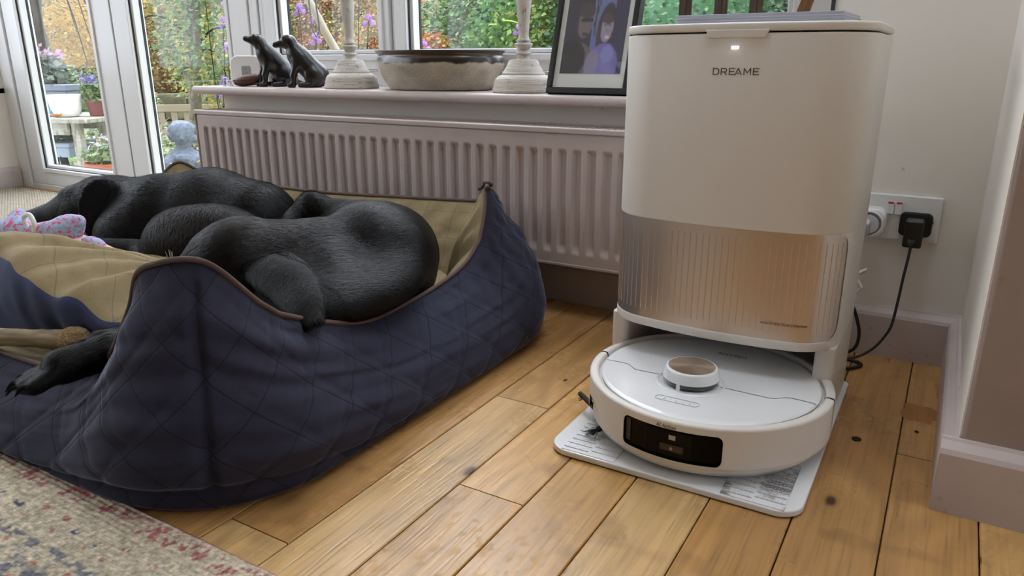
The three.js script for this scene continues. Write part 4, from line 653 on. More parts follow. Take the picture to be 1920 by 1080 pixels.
function fur(parent, geo, prims, count, seed, keep, lenOf = () => 0.013, brown = () => 0) {
  const hc = new THREE.Color();
  const p = geo.attributes.position, n = geo.attributes.normal, ix = geo.index, r = RNG(seed), nt = ix.count / 3, cum = new Float64Array(nt), A = V(), B = V(), C = V(); let tot = 0;
  for (let t = 0; t < nt; t++) { A.fromBufferAttribute(p, ix.getX(3 * t)); B.fromBufferAttribute(p, ix.getX(3 * t + 1)); C.fromBufferAttribute(p, ix.getX(3 * t + 2)); const ok = keep(A.x, A.y, A.z); tot += ok ? B.clone().sub(A).cross(C.clone().sub(A)).length() : 0; cum[t] = tot; }
  const im = new THREE.InstancedMesh(hairG, hairM, count), m = new THREE.Matrix4(), X = V(), Y = V(), Z = V(), N = V(), P = V();
  for (let i = 0; i < count; i++) {
    const q = r() * tot; let lo = 0, hi = nt - 1; while (lo < hi) { const mid = (lo + hi) >> 1; cum[mid] < q ? lo = mid + 1 : hi = mid; }
    let a = r(), b = r(); if (a + b > 1) { a = 1 - a; b = 1 - b; } const i0 = ix.getX(3 * lo), i1 = ix.getX(3 * lo + 1), i2 = ix.getX(3 * lo + 2);
    P.set(0, 0, 0); N.set(0, 0, 0); for (const [k, w] of [[i0, 1 - a - b], [i1, a], [i2, b]]) { P.x += p.getX(k) * w; P.y += p.getY(k) * w; P.z += p.getZ(k) * w; N.x += n.getX(k) * w; N.y += n.getY(k) * w; N.z += n.getZ(k) * w; } N.normalize();
    let dx = 0, dy = 0, dz = 0; for (const s of prims) { if (s.cut) continue; const w = exp(-max(0, s.d(P.x, P.y, P.z)) / 0.012); dx += s.dir[0] * w; dy += s.dir[1] * w; dz += s.dir[2] * w; }
    const sw = (vnoise(P.x * 26, P.z * 26 + P.y * 14, 1e6, 1e6, 9) - 0.5) * 0.4 + (vnoise(P.x * 110 + P.y * 60, P.z * 110 - P.y * 60, 1e6, 1e6, 19) - 0.5) * 0.7; Z.set(dx, dy - 0.25, dz).addScaledVector(N, -N.dot(Z)); Z.addScaledVector(N, -Z.dot(N)); if (Z.lengthSq() < 1e-6) Z.set(0, 0, 1); Z.normalize(); X.crossVectors(N, Z); Z.addScaledVector(X, sw + (r() - 0.5) * 0.5).normalize();
    Z.addScaledVector(N, 0.03 + 0.07 * r()).normalize(); X.crossVectors(N, Z).normalize(); Y.crossVectors(Z, X); const L = lenOf(P.x, P.y, P.z) * (0.7 + 0.6 * r());
    m.makeBasis(X.multiplyScalar(L * 1.0), Y.multiplyScalar(L), Z.multiplyScalar(L)); m.setPosition(P.x - N.x * 0.0008, P.y - N.y * 0.0008, P.z - N.z * 0.0008); im.setMatrixAt(i, m); const bk = brown(P.x, P.y, P.z) * (0.5 + r()), sh = 0.7 + 0.6 * r(); im.setColorAt(i, hc.setRGB(sh * (1 + 2.6 * bk), sh * (1 + 1.5 * bk), sh * (1 + 0.9 * bk)));
  }
  im.name = 'coat_hair'; im.userData.kind = 'stuff'; im.castShadow = im.receiveShadow = true; parent.add(im); return im;
}
function paw(prims, c, dir, w) {   // four toes spread across a paw; returns the claws' places
  const D = V(...dir).normalize(), Rt = D.clone().cross(V(0, 1, 0)).normalize(), claws = [];
  for (let i = 0; i < 4; i++) { const o = (i - 1.5) * w * 0.46, f = (i === 1 || i === 2) ? 0.034 : 0.025, a = V(...c).addScaledVector(Rt, o * 0.7), b = V(...c).addScaledVector(Rt, o).addScaledVector(D, f).add(V(0, -0.004, 0)); prims.push(capsule(a.toArray(), b.toArray(), 0.0115, 0.0105, 0.006)); claws.push([b.clone().addScaledVector(D, 0.006).add(V(0, 0.004, 0)), D]); }
  return claws;
}
function addClaws(parent, claws) { for (const [p, d] of claws) mesh('claw', taper([p, p.clone().addScaledVector(d, 0.009).add(V(0, 0.001, 0)), p.clone().addScaledVector(d, 0.017).add(V(0, -0.006, 0))], [0.0034, 0.0027, 0.0008], 8, 7), clawM, parent); }
{
  // first dog: along the back of the bed, muzzle over the low side
  const D = thing('dog', 'black labrador asleep along the radiator side of the bed, muzzle on the spotted toy', 'dog', [0, 0, 0]);
  const P = [
    capsule([-1.571, 0.168, -1.062], [-1.475, 0.176, -1.118], 0.103, 0.110, 0.02), capsule([-1.475, 0.176, -1.118], [-1.345, 0.172, -1.13], 0.110, 0.100, 0.03),
    capsule([-1.70, 0.19, -1.045], [-1.585, 0.178, -1.065], 0.074, 0.095, 0.03), ellipsoid([-1.59, 0.145, -0.985], [0.085, 0.075, 0.07], [0, 0.5, 0], 0.03, [0.85, -0.3, -0.5]),
    ellipsoid([-1.757, 0.196, -1.027], [0.082, 0.069, 0.066], [0, 0.53, 0.08], 0.03, [0.86, -0.1, -0.5]),
    capsule([-1.912, 0.162, -0.930], [-1.842, 0.172, -0.973], 0.019, 0.040, 0.02), capsule([-1.905, 0.150, -0.934], [-1.80, 0.150, -0.995], 0.016, 0.046, 0.03), ellipsoid([-1.81, 0.178, -0.99], [0.05, 0.05, 0.05], null, 0.03, [0.86, -0.1, -0.5]),
    ellipsoid([-1.807, 0.226, -0.985], [0.024, 0.014, 0.024], null, 0.02, [0.86, 0.2, -0.5]),
    flat([-1.668, 0.196, -0.972], [0.078, 0.052, 0.0095], [0.06, -1, 0.10], [0.84, 0.2, 0.5], 0.008, [0.1, -1, 0.1]), ellipsoid([-1.70, 0.25, -1.0], [0.035, 0.016, 0.03], [0, 0.53, 0], 0.02, [0.4, -0.8, 0.3]),
    ellipsoid([-1.318, 0.165, -0.972], [0.128, 0.082, 0.085], [0, 0.53, 0.12], 0.016, [0.5, -0.75, 0.3]), ellipsoid([-1.372, 0.17, -0.955], [0.06, 0.06, 0.06], null, 0.03, [0.1, -0.9, 0.35]),
    capsule([-1.40, 0.13, -0.93], [-1.43, 0.122, -0.915], 0.05, 0.03, 0.03), capsule([-1.43, 0.142, -0.93], [-1.555, 0.146, -0.885], 0.024, 0.019, 0.02),
    { ...capsule([-1.835, 0.2175, -0.954], [-1.806, 0.2225, -0.9335], 0.0022, 0.0022, 0.004), cut: true },
  ];
  const claws = paw(P, [-1.565, 0.146, -0.88], [-0.9, 0, 0.4], 0.02);
  const geo = surfaceNets(field(P), [-1.96, 0.05, -1.27], [-1.16, 0.31, -0.84], 0.0052);
  mesh('body', geo, coatM, D); fur(D, geo, P, 170000, 51, (x, y, z) => y > 0.09, (x, y, z) => x < -1.8 ? 0.005 : hypot(x + 1.67, z + 0.96) < 0.07 && z > -0.99 ? 0.008 : 0.0135, (x, y, z) => exp(-(pow(x + 1.33, 2) + pow(z + 0.93, 2)) / 0.008));
  mesh('nose', metric(new THREE.SphereGeometry(0.0165, 16, 12).scale(0.8, 0.8, 1).translate(-1.927, 0.165, -0.922)), phys({ color: 0x0c0c0d, roughness: 0.35, bumpMap: coatBump, bumpScale: 0.0006 }), D);
  addClaws(D, claws); rebase(D, -1.5, 0.1, -1.08);
}
{
  // second dog: curled up by the open corner, chin on the front wall, forelegs over the entrance
  const D = thing('dog', 'black labrador curled up by the bed\'s near corner, ear draped over the quilted wall', 'dog', [0, 0, 0]);
  // the ear: a leaf-shaped flap along a curved spine, slightly cupped
  const sp = new THREE.CatmullRomCurve3(EARPTS.map((q) => V(...q))), st = [];
  for (let i = 0; i <= 30; i++) { const t = i / 30, p = sp.getPoint(t), tg = sp.getTangent(t), n = V(lerp(0.15, 0.80, t), lerp(0.92, 0.12, t), lerp(0.35, 0.62, t)); n.addScaledVector(tg, -n.dot(tg)).normalize(); st.push({ p, tg, n, wd: n.clone().cross(tg), w: 0.014 + 0.025 * pow(sin(PI * (0.12 + 0.86 * pow(t, 0.85))), 0.8) }); }
  const earFlap = [{ k: 0.014, dir: [0.8, -0.55, 0.15], d: (x, y, z) => {
    const far = hypot(x + 0.8, y - 0.23, z + 0.71) - 0.14; if (far > 0.03) return far;
    let best = 1e9, out = 1; for (const q of st) { const a = x - q.p.x, b = y - q.p.y, c = z - q.p.z, tau = abs(a * q.tg.x + b * q.tg.y + c * q.tg.z), w = a * q.wd.x + b * q.wd.y + c * q.wd.z, nn = a * q.n.x + b * q.n.y + c * q.n.z + 0.017 * (w / 0.045) * (w / 0.045), dw = max(0, abs(w) - q.w + 0.006), dn = abs(nn), dt = max(0, tau - 0.003), dd = sqrt(dw * dw + dn * dn + dt * dt) - 0.006; if (dd < out) out = dd; }
    return out;
  } }];
  const P = [
    capsule([-0.902, 0.166, -0.892], [-0.862, 0.176, -0.965], 0.094, 0.104, 0.03), capsule([-0.862, 0.178, -0.975], [-0.905, 0.172, -1.062], 0.105, 0.100, 0.03), ellipsoid([-0.786, 0.184, -0.842], [0.086, 0.042, 0.15], [0, 0.06, 0], 0.03, [0.2, -0.3, -1]),
    ellipsoid([-0.885, 0.182, -1.005], [0.104, 0.098, 0.10], null, 0.03, [-0.3, -0.2, -1]), capsule([-0.958, 0.218, -0.79], [-0.915, 0.192, -0.865], 0.068, 0.084, 0.03), ellipsoid([-0.84, 0.175, -0.84], [0.06, 0.07, 0.075], [0, 0.4, 0], 0.03, [0.5, -0.6, -0.5]),
    ellipsoid([-0.966, 0.225, -0.757], [0.064, 0.06, 0.07], [0, 0.5, 0], 0.03, [0.3, 0.1, -0.9]), capsule([-1.035, 0.185, -0.69], [-0.99, 0.205, -0.73], 0.028, 0.044, 0.03), capsule([-1.03, 0.17, -0.69], [-0.96, 0.185, -0.75], 0.022, 0.05, 0.03),
    ellipsoid([-0.862, 0.172, -0.775], [0.05, 0.055, 0.06], [0, 0.5, 0], 0.03, [0.4, -0.8, -0.3]),
    ...earFlap,
    capsule([-1.075, 0.225, -1.00], [-1.035, 0.262, -1.005], 0.03, 0.026, 0.02), capsule([-1.035, 0.262, -1.005], [-0.985, 0.25, -1.02], 0.026, 0.029, 0.02), ellipsoid([-0.95, 0.225, -1.03], [0.045, 0.05, 0.05], null, 0.03, [0.5, -0.5, -0.2]),
    capsule([-0.955, 0.15, -0.80], [-0.95, 0.152, -0.66], 0.06, 0.036, 0.03), capsule([-0.95, 0.152, -0.66], [-0.936, 0.156, -0.53], 0.034, 0.0215, 0.02), capsule([-0.936, 0.156, -0.53], [-0.950, 0.152, -0.468], 0.0215, 0.024, 0.015),
    capsule([-0.99, 0.145, -0.78], [-0.985, 0.142, -0.66], 0.05, 0.028, 0.03), capsule([-0.985, 0.142, -0.66], [-0.966, 0.153, -0.565], 0.025, 0.018, 0.015), capsule([-0.966, 0.153, -0.565], [-0.963, 0.157, -0.53], 0.018, 0.02, 0.01),
  ];
  const claws = [...paw(P, [-0.953, 0.148, -0.458], [-0.45, -0.22, 1], 0.03), ...paw(P, [-0.964, 0.156, -0.527], [-0.3, 0, 1], 0.024)];
  for (const q of P.slice(12)) q.dir = q.dir;
  const geo = surfaceNets(field(P), [-1.12, 0.06, -1.19], [-0.66, 0.31, -0.395], 0.0046);
  mesh('body', geo, coatM, D); fur(D, geo, P, 210000, 53, (x, y, z) => y > 0.085 && !(z > -0.7 && x > -0.90 && y < 0.15), (x, y, z) => z > -0.5 ? 0.0085 : x > -0.88 && z > -0.745 ? 0.008 : 0.014, (x, y, z) => exp(-(pow(x + 0.955, 2) + pow(z + 0.79, 2)) / 0.006));
  addClaws(D, claws); rebase(D, -0.92, 0.1, -0.88);
  const wh = std({ color: 0xb9b4ac, roughness: 0.6 }), r = RNG(9), hs = []; for (let i = 0; i < 7; i++) { const a = r() * 0.9 + 0.3; hs.push(tube([[-1.02, 0.205, -0.70], [-1.03 - 0.012 * r(), 0.22 + 0.006 * r(), -0.70], [-1.035 - 0.02 * r(), 0.225 + 0.018 * a, -0.705 + 0.02 * (r() - 0.5)]], 0.0003, 6, 4)); }
  const w = mesh('whiskers', merged(hs), wh, D); w.userData.kind = 'stuff'; w.position.set(0.92, -0.1, 0.88);
}
// ------------------------------------------------------------------ things on the windowsill
const SY = 0.4612;
{
  const T = thing('room_sensor', 'small white rounded sensor unit with a grey square, standing on the sill by the post', 'sensor', [-1.835, SY, -1.575]); T.rotation.y = 0.42;
  const s = roundRect(-0.05, 0.05, 0, 0.084, [0.018, 0.018, 0.026, 0.026]), w = phys({ color: 0xe9e9e6, roughness: 0.3 });
  mesh('housing', new THREE.ExtrudeGeometry(s, { depth: 0.02, bevelEnabled: true, bevelSize: 0.004, bevelThickness: 0.006, bevelSegments: 4, bevelOffset: -0.004 }).translate(0, 0, -0.01), w, T);
  mesh('display', new THREE.ExtrudeGeometry(roundRect(-0.014, 0.014, 0.026, 0.054, 0.005), { depth: 0.001, bevelEnabled: true, bevelSize: 0.0005, bevelThickness: 0.0005, bevelSegments: 1 }).translate(0, 0, 0.0155), std({ color: 0x9c9ea0, roughness: 0.4 }), T);
  mesh('display_mark', merged([bxs(-0.006, 0.003, 0.045, 0.0465, 0.0165, 0.0172), bxs(-0.004, 0.004, 0.034, 0.0355, 0.0165, 0.0172)]), std({ color: 0x6d7072, roughness: 0.5 }), T);
}
{
  const leather = std({ color: 0x6e4032, roughness: 0.5, map: tex(128, 128, (u, v) => { const s = 205 + 90 * (fbm(u * 14, v * 14, 4, 14, 14, 151) - 0.5); return [s, s, s]; }, { srgb: true, size: [0.05, 0.05] }) }), chrome = std({ color: 0xc9cbcc, metalness: 1, roughness: 0.18 });
  const T = thing('key_fob', 'brown leather pebble fob with a silver ring, in front of the white sensor unit', 'key fob', [-1.735, SY, -1.485]); T.rotation.y = 0.5;
  const g = new THREE.SphereGeometry(1, 28, 20), p = g.attributes.position; for (let i = 0; i < p.count; i++) p.setXYZ(i, p.getX(i) * 0.043, 0.0165 + p.getY(i) * 0.0155 + 0.006 * p.getX(i), p.getZ(i) * 0.022); g.computeVertexNormals();
  mesh('pebble', metric(g), leather, T); mesh('seam', new THREE.TorusGeometry(1, 0.03, 6, 40).scale(0.0432, 0.0221, 0.03).rotateX(PI / 2).translate(0, 0.0165, 0), std({ color: 0x3c2119, roughness: 0.7 }), T);
  mesh('ring', new THREE.TorusGeometry(0.0105, 0.0016, 8, 28).rotateY(0.8).translate(-0.066, 0.0122, 0.002), chrome, T);
  mesh('swivel', merged([capTube([[-0.042, 0.014, 0], [-0.05, 0.0145, 0.001], [-0.058, 0.013, 0.002]], 0.0022, 8, 8), new THREE.TorusGeometry(0.006, 0.0013, 6, 20).rotateX(1.3).translate(-0.05, 0.003, 0.004)]), chrome, T);
}
{
  const bronze = phys({ color: 0x141313, roughness: 0.3, clearcoat: 0.25, clearcoatRoughness: 0.3 });
  const sitting = (up, turnHead) => {   // faces +x
    const c = cos(up), s = sin(up), hx = 0.030, hy = 0.112, hd = V(c * cos(turnHead), s, c * sin(turnHead)), at = (d, y = 0, z = 0) => [hx + hd.x * d - z * sin(turnHead), hy + hd.y * d + y, hd.z * d + z * cos(turnHead)];
    return [
      capsule([-0.034, 0.030, 0], [0.004, 0.070, 0], 0.031, 0.0255, 0.02), capsule([0.004, 0.070, 0], [0.016, 0.084, 0], 0.0245, 0.020, 0.02), capsule([0.012, 0.084, 0], [hx - 0.004, hy - 0.004, 0], 0.0195, 0.0155, 0.012),
      ellipsoid(at(0, 0.001), [0.018, 0.0165, 0.0165], [0, -turnHead, up], 0.008), capsule(at(0.010, -0.003), at(0.034, -0.007), 0.0108, 0.0072, 0.008), ellipsoid(at(0.012, 0.009), [0.006, 0.005, 0.011], [0, -turnHead, up], 0.006),
      flat(at(-0.005, -0.004, 0.0155), [0.0135, 0.008, 0.0032], [-0.2, -1, 0.1], [0, 0, 1], 0.003), flat(at(-0.005, -0.004, -0.0155), [0.0135, 0.008, 0.0032], [-0.2, -1, -0.1], [0, 0, -1], 0.003),
      ...[-1, 1].flatMap((q) => [capsule([0.012, 0.066, q * 0.014], [0.025, 0.03, q * 0.015], 0.0125, 0.0075, 0.008), capsule([0.025, 0.03, q * 0.015], [0.027, 0.006, q * 0.015], 0.0075, 0.0062, 0.006), capsule([0.027, 0.006, q * 0.015], [0.037, 0.005, q * 0.016], 0.0068, 0.0055, 0.004), ellipsoid([-0.026, 0.025, q * 0.022], [0.026, 0.024, 0.014], [0, 0, 0.5], 0.008), capsule([-0.018, 0.007, q * 0.028], [0.01, 0.006, q * 0.031], 0.0075, 0.006, 0.005)]),
      capsule([-0.055, 0.012, 0], [-0.085, 0.006, 0.008], 0.009, 0.004, 0.008),
    ];
  };
  for (const [x, z, ry, up, th, sc, label] of [[-1.668, -1.515, PI + 1.12, 0.42, 0.15, 1.06, 'black dog figurine sitting with its muzzle raised, beside the sensor unit'], [-1.535, -1.50, PI + 0.78, -0.02, 0.0, 1.04, 'black dog figurine sitting in profile with a level muzzle, beside a candlestick']]) {
    const T = thing('dog_figurine', label, 'figurine', [x, SY + 0.0004, z], 'black dog figurines on the sill'); T.rotation.y = ry; T.scale.setScalar(sc);
    mesh('body', surfaceNets(field(sitting(up, th)), [-0.1, -0.002, -0.05], [0.085, 0.15, 0.055], 0.0021), bronze, T);
  }
}
{
  const chalk = std({ color: 0xffffff, roughness: 0.85, map: tex(512, 512, (u, v) => { const k = fbm(u * 8, v * 26, 4, 8, 26, 161); let s = 0.96 + 0.14 * (k - 0.5); const w = fbm(u * 24, v * 40, 3, 24, 40, 163); if (w > 0.68) s -= (w - 0.68) * 1.6; return [214 * s, 208 * s, 198 * s]; }, { srgb: true }), bumpMap: tex(256, 512, (u, v) => 255 * fbm(u * 10, v * 60, 4, 10, 60, 165)), bumpScale: 0.0012 });
  const prof = [[0, 0], [0.069, 0], [0.0705, 0.003], [0.070, 0.010], [0.068, 0.0125], [0.068, 0.018], [0.066, 0.021], [0.0655, 0.026], [0.061, 0.033], [0.054, 0.037], [0.0485, 0.0385], [0.049, 0.041], [0.0475, 0.0435], [0.0455, 0.0445], [0.0445, 0.047], [0.0375, 0.058], [0.0335, 0.068], [0.031, 0.0705], [0.0155, 0.0715], [0.0135, 0.078], [0.0145, 0.082], [0.0185, 0.0835], [0.0185, 0.0855], [0.0145, 0.088], [0.0125, 0.093], [0.0175, 0.0975], [0.0205, 0.1025], [0.0205, 0.1055], [0.0145, 0.108], [0.0175, 0.1115], [0.0125, 0.1155], [0.0112, 0.124], [0.0122, 0.134], [0.0128, 0.15], [0.0158, 0.18], [0.0178, 0.20], [0.0172, 0.215], [0.0195, 0.218], [0.0195, 0.222], [0.015, 0.226], [0.0135, 0.26], [0.018, 0.30], [0.022, 0.33], [0.016, 0.36], [0.02, 0.37], [0.034, 0.385], [0.036, 0.392], [0.03, 0.394], [0, 0.392]];
  const parts = [prof.slice(0, 18), prof.slice(17, 42), prof.slice(41)].map((p) => { const g = lathe(p, 40); return g; });
  const stick = thing('candlestick', 'whitewashed turned wooden candlestick between dog figurine and stoneware bowl', 'candlestick', [-1.378, SY, -1.515], 'turned candlesticks on the sill');
  mesh('stepped_foot', parts[0], chalk, stick); mesh('stem', parts[1], chalk, stick); mesh('drip_pan', parts[2], chalk, stick);
  copyOf(stick, [-0.860, SY, -1.512], 1.3, 'whitewashed turned wooden candlestick between stoneware bowl and picture frame');
}
{
  const glaze = phys({ roughness: 0.3, clearcoat: 0.5, clearcoatRoughness: 0.15, map: tex(1024, 256, (u, v) => {   // v runs from foot to rim and over
    const cell = (s) => { const x = u * 150 * s, y = v * 34 * s, ix = floor(x), iy = floor(y); let a = 9, b = 9; for (let j = -1; j <= 1; j++) for (let i = -1; i <= 1; i++) { const px = ix + i + hash2(mod(ix + i, 150 * s), iy + j, 171), py = iy + j + hash2(mod(ix + i, 150 * s), iy + j, 172), d = hypot(x - px, y - py); if (d < a) { b = a; a = d; } else if (d < b) b = d; } return b - a; };
    const crack = smooth(0.09, 0.02, cell(1)) * 0.22, m = fbm(u * 30, v * 8, 4, 30, 8, 173); let c = [196, 186, 168].map((q) => q * (0.94 + 0.22 * (m - 0.5)) * (1 - crack));
    const edge = 0.42 + 0.045 * (fbm(u * 40, 0.5, 3, 40, 4, 175) - 0.5) * 2, k = smooth(edge - 0.03, edge + 0.012, v), br = [70, 54, 42], dk = [36, 31, 28], t = smooth(edge + 0.06, edge + 0.10, v); c = c.map((q, i) => lerp(q, lerp(dk[i], br[i], t), k)); return c;
  }, { srgb: true }) });
  const T = thing('stoneware_bowl', 'wide cream crackle-glazed stoneware bowl with a dark brown rim on the sill', 'bowl', [-1.128, SY, -1.562]);
  const prof = [[0.0, 0.001], [0.132, 0.0], [0.138, 0.003], [0.152, 0.022], [0.166, 0.046], [0.1715, 0.062], [0.1695, 0.075], [0.1665, 0.081], [0.168, 0.086], [0.174, 0.0905], [0.1745, 0.093], [0.171, 0.0925], [0.163, 0.08], [0.158, 0.055], [0.13, 0.015], [0, 0.012]];
  const ps = new THREE.SplineCurve(prof.slice(2, 11).map(([a, b]) => new THREE.Vector2(a, b))).getPoints(40).map((q) => [q.x, q.y]);
  mesh('glazed_wall', lathe([...prof.slice(0, 2), ...ps, [0.171, 0.0925], [0.163, 0.08]], 80).scale(1, 1, 0.76), glaze, T); mesh('glazed_inside', lathe([[0.163, 0.08], ...prof.slice(13)], 64).scale(1, 1, 0.76), std({ color: 0x4a3c30, roughness: 0.4 }), T);
}
{
  const frameM = phys({ color: 0x1a1b1c, roughness: 0.45 }), T = thing('picture_frame', 'black picture frame with a white mount and a photo of two smiling people', 'picture frame', [-0.677, SY + 0.0035, -1.448]);
  const W = 0.094, Hh = 0.262, tilt = new THREE.Group(); T.rotation.order = 'YXZ'; T.rotation.set(-0.275, -0.02, 0);
  const bar = (x0, x1, y0, y1) => mesh('frame_bar', rbx(x0, x1, y0, y1, -0.026, 0, 0.002), frameM, T);
  bar(-W, W, 0, 0.013); bar(-W, W, Hh - 0.013, Hh); bar(-W, -W + 0.012, 0.0129, Hh - 0.0129); bar(W - 0.012, W, 0.0129, Hh - 0.0129);
  mesh('mount', rbx(-W + 0.011, W - 0.011, 0.012, Hh - 0.012, -0.010, -0.007, 0.0005), std({ color: 0xd9dad6, roughness: 0.9 }), T);
  // the print: two people in front of a window, soft and dim
  const cv = document.createElement('canvas'); cv.width = 256; cv.height = 256; const c = cv.getContext('2d'); const E = (x, y, a, b, r, f) => { c.fillStyle = f; c.beginPath(); c.ellipse(x, y, a, b, r, 0, 2 * PI); c.fill(); };
  c.fillStyle = '#3b3950'; c.fillRect(0, 0, 256, 256); c.fillStyle = '#6f79b0'; c.fillRect(110, 0, 92, 256); c.fillStyle = '#40405a'; c.fillRect(200, 0, 56, 256); c.fillStyle = '#3a3748'; c.fillRect(0, 0, 112, 256);
  c.fillStyle = '#4c4630'; c.fillRect(122, 0, 5, 140); c.save(); c.translate(140, 0); c.rotate(0.2); c.fillRect(0, 0, 4, 110); c.restore();
  E(66, 250, 80, 92, 0, '#6a6660'); E(40, 210, 60, 60, 0.5, '#2c2a30'); E(84, 96, 32, 50, 0.12, '#7a6c72'); E(86, 58, 33, 26, 0.1, '#4b4448'); c.fillStyle = '#26343a'; c.fillRect(62, 82, 50, 13); E(86, 132, 14, 5, 0.1, '#4a3a40');
  E(172, 120, 36, 84, 0.1, '#463c44'); E(176, 116, 25, 44, 0.1, '#a294ac'); E(180, 144, 11, 5, 0.1, '#d8cfdc'); E(166, 106, 5, 2.5, 0, '#6d6078'); E(187, 104, 5, 2.5, 0, '#6d6078'); E(177, 122, 3.5, 9, 0, '#8d809a'); E(176, 86, 24, 16, 0.1, '#574a54'); E(176, 230, 62, 70, 0, '#7a74b8'); E(130, 226, 28, 46, 0.2, '#8f86a6'); E(190, 196, 26, 28, 0.3, '#8c8cc8');
  const sm = document.createElement('canvas'); sm.width = sm.height = 52; const sc = sm.getContext('2d'); sc.imageSmoothingEnabled = true; sc.drawImage(cv, 0, 0, 52, 52); c.imageSmoothingEnabled = true; c.drawImage(sm, 0, 0, 256, 256);   // soft focus print
  const pt = new THREE.CanvasTexture(cv); pt.colorSpace = THREE.SRGBColorSpace;
  mesh('photo_print', new THREE.PlaneGeometry(0.140, 0.170).translate(0, 0.128, -0.0064), std({ map: pt, roughness: 0.5 }), T);
  mesh('glass', bxs(-W + 0.010, W - 0.010, 0.011, Hh - 0.011, -0.0052, -0.0036), M.glass, T);
  mesh('easel_strut', rbx(-0.02, 0.02, 0.015, 0.19, -0.030, -0.0265, 0.001), frameM, T);
}
{
  const w1 = std({ color: 0x6a5a4b, roughness: 0.8, map: tex(128, 512, (u, v) => { const s = 215 + 90 * (fbm(u * 20, v * 3, 4, 20, 3, 181) - 0.5); return [s, s, s]; }, { srgb: true, size: [0.05, 0.3] }) }), w2 = std({ color: 0x8a6138, roughness: 0.7, map: w1.map });
  const T = thing('wooden_rack', 'dark wooden slatted rack with a slanting brown strut on the sill behind the station', 'rack', [-0.44, SY, -1.60]);
  for (const x of [-0.081, -0.007, 0.063]) { mesh('slat', rbx(x - 0.0135, x + 0.001, 0.02, 0.62, -0.006, 0.006, 0.0015), w1, T); mesh('slat_edge', rbx(x + 0.002, x + 0.0125, 0.02, 0.62, -0.004, 0.004, 0.0015), w1, T); }
  mesh('foot_rail', rbx(-0.11, 0.17, 0, 0.022, -0.02, 0.02, 0.002), w1, T); mesh('top_rail', rbx(-0.11, 0.27, 0.62, 0.645, -0.012, 0.012, 0.002), w1, T);
  mesh('strut', rbx(-0.011, 0.011, 0, 0.66, -0.006, 0.006, 0.002).rotateZ(-0.30).translate(0.105, 0.0, 0.012), w2, T);
}
// booklets lying on the station's lid
{
  const paper = std({ color: 0xcfd0de, roughness: 0.7, map: tex(64, 256, (u, v, x, y) => { const s = 232 + 40 * (hash2(0, y, 191) - 0.5); return [s, s, s]; }, { srgb: true, size: [0.05, 0.02] }) }), cover = std({ color: 0xd9dae6, roughness: 0.5 });
  const dims = [[-0.369, -0.140, 0.0058, 'thick lilac white booklet at the bottom of the stack on the station'], [-0.367, -0.142, 0.0036, 'white booklet with a gaping edge in the middle of the station\'s stack'], [-0.3685, -0.143, 0.0044, 'lilac white booklet on top of the stack on the station']]; let y = 0.5778;
  dims.forEach(([a, b, h, label], i) => {
    const T = thing('booklet', label, 'booklet', [(a + b) / 2, y, -1.165], 'booklets on the station'); T.rotation.y = [-0.03, -0.045, -0.02][i]; const w = (b - a) / 2;
    mesh('pages', rbx(-w + 0.001, w - 0.001, 0.0004, h - 0.0006, -0.074, 0.074, 0.0006), paper, T); mesh('cover', rbx(-w, w, 0, 0.0005, -0.075, 0.075, 0.0002), cover, T); mesh('cover', rbx(-w, w, h - 0.0006, h, -0.075, 0.075, 0.0002), cover, T); y += h + 0.0002;
  });
}
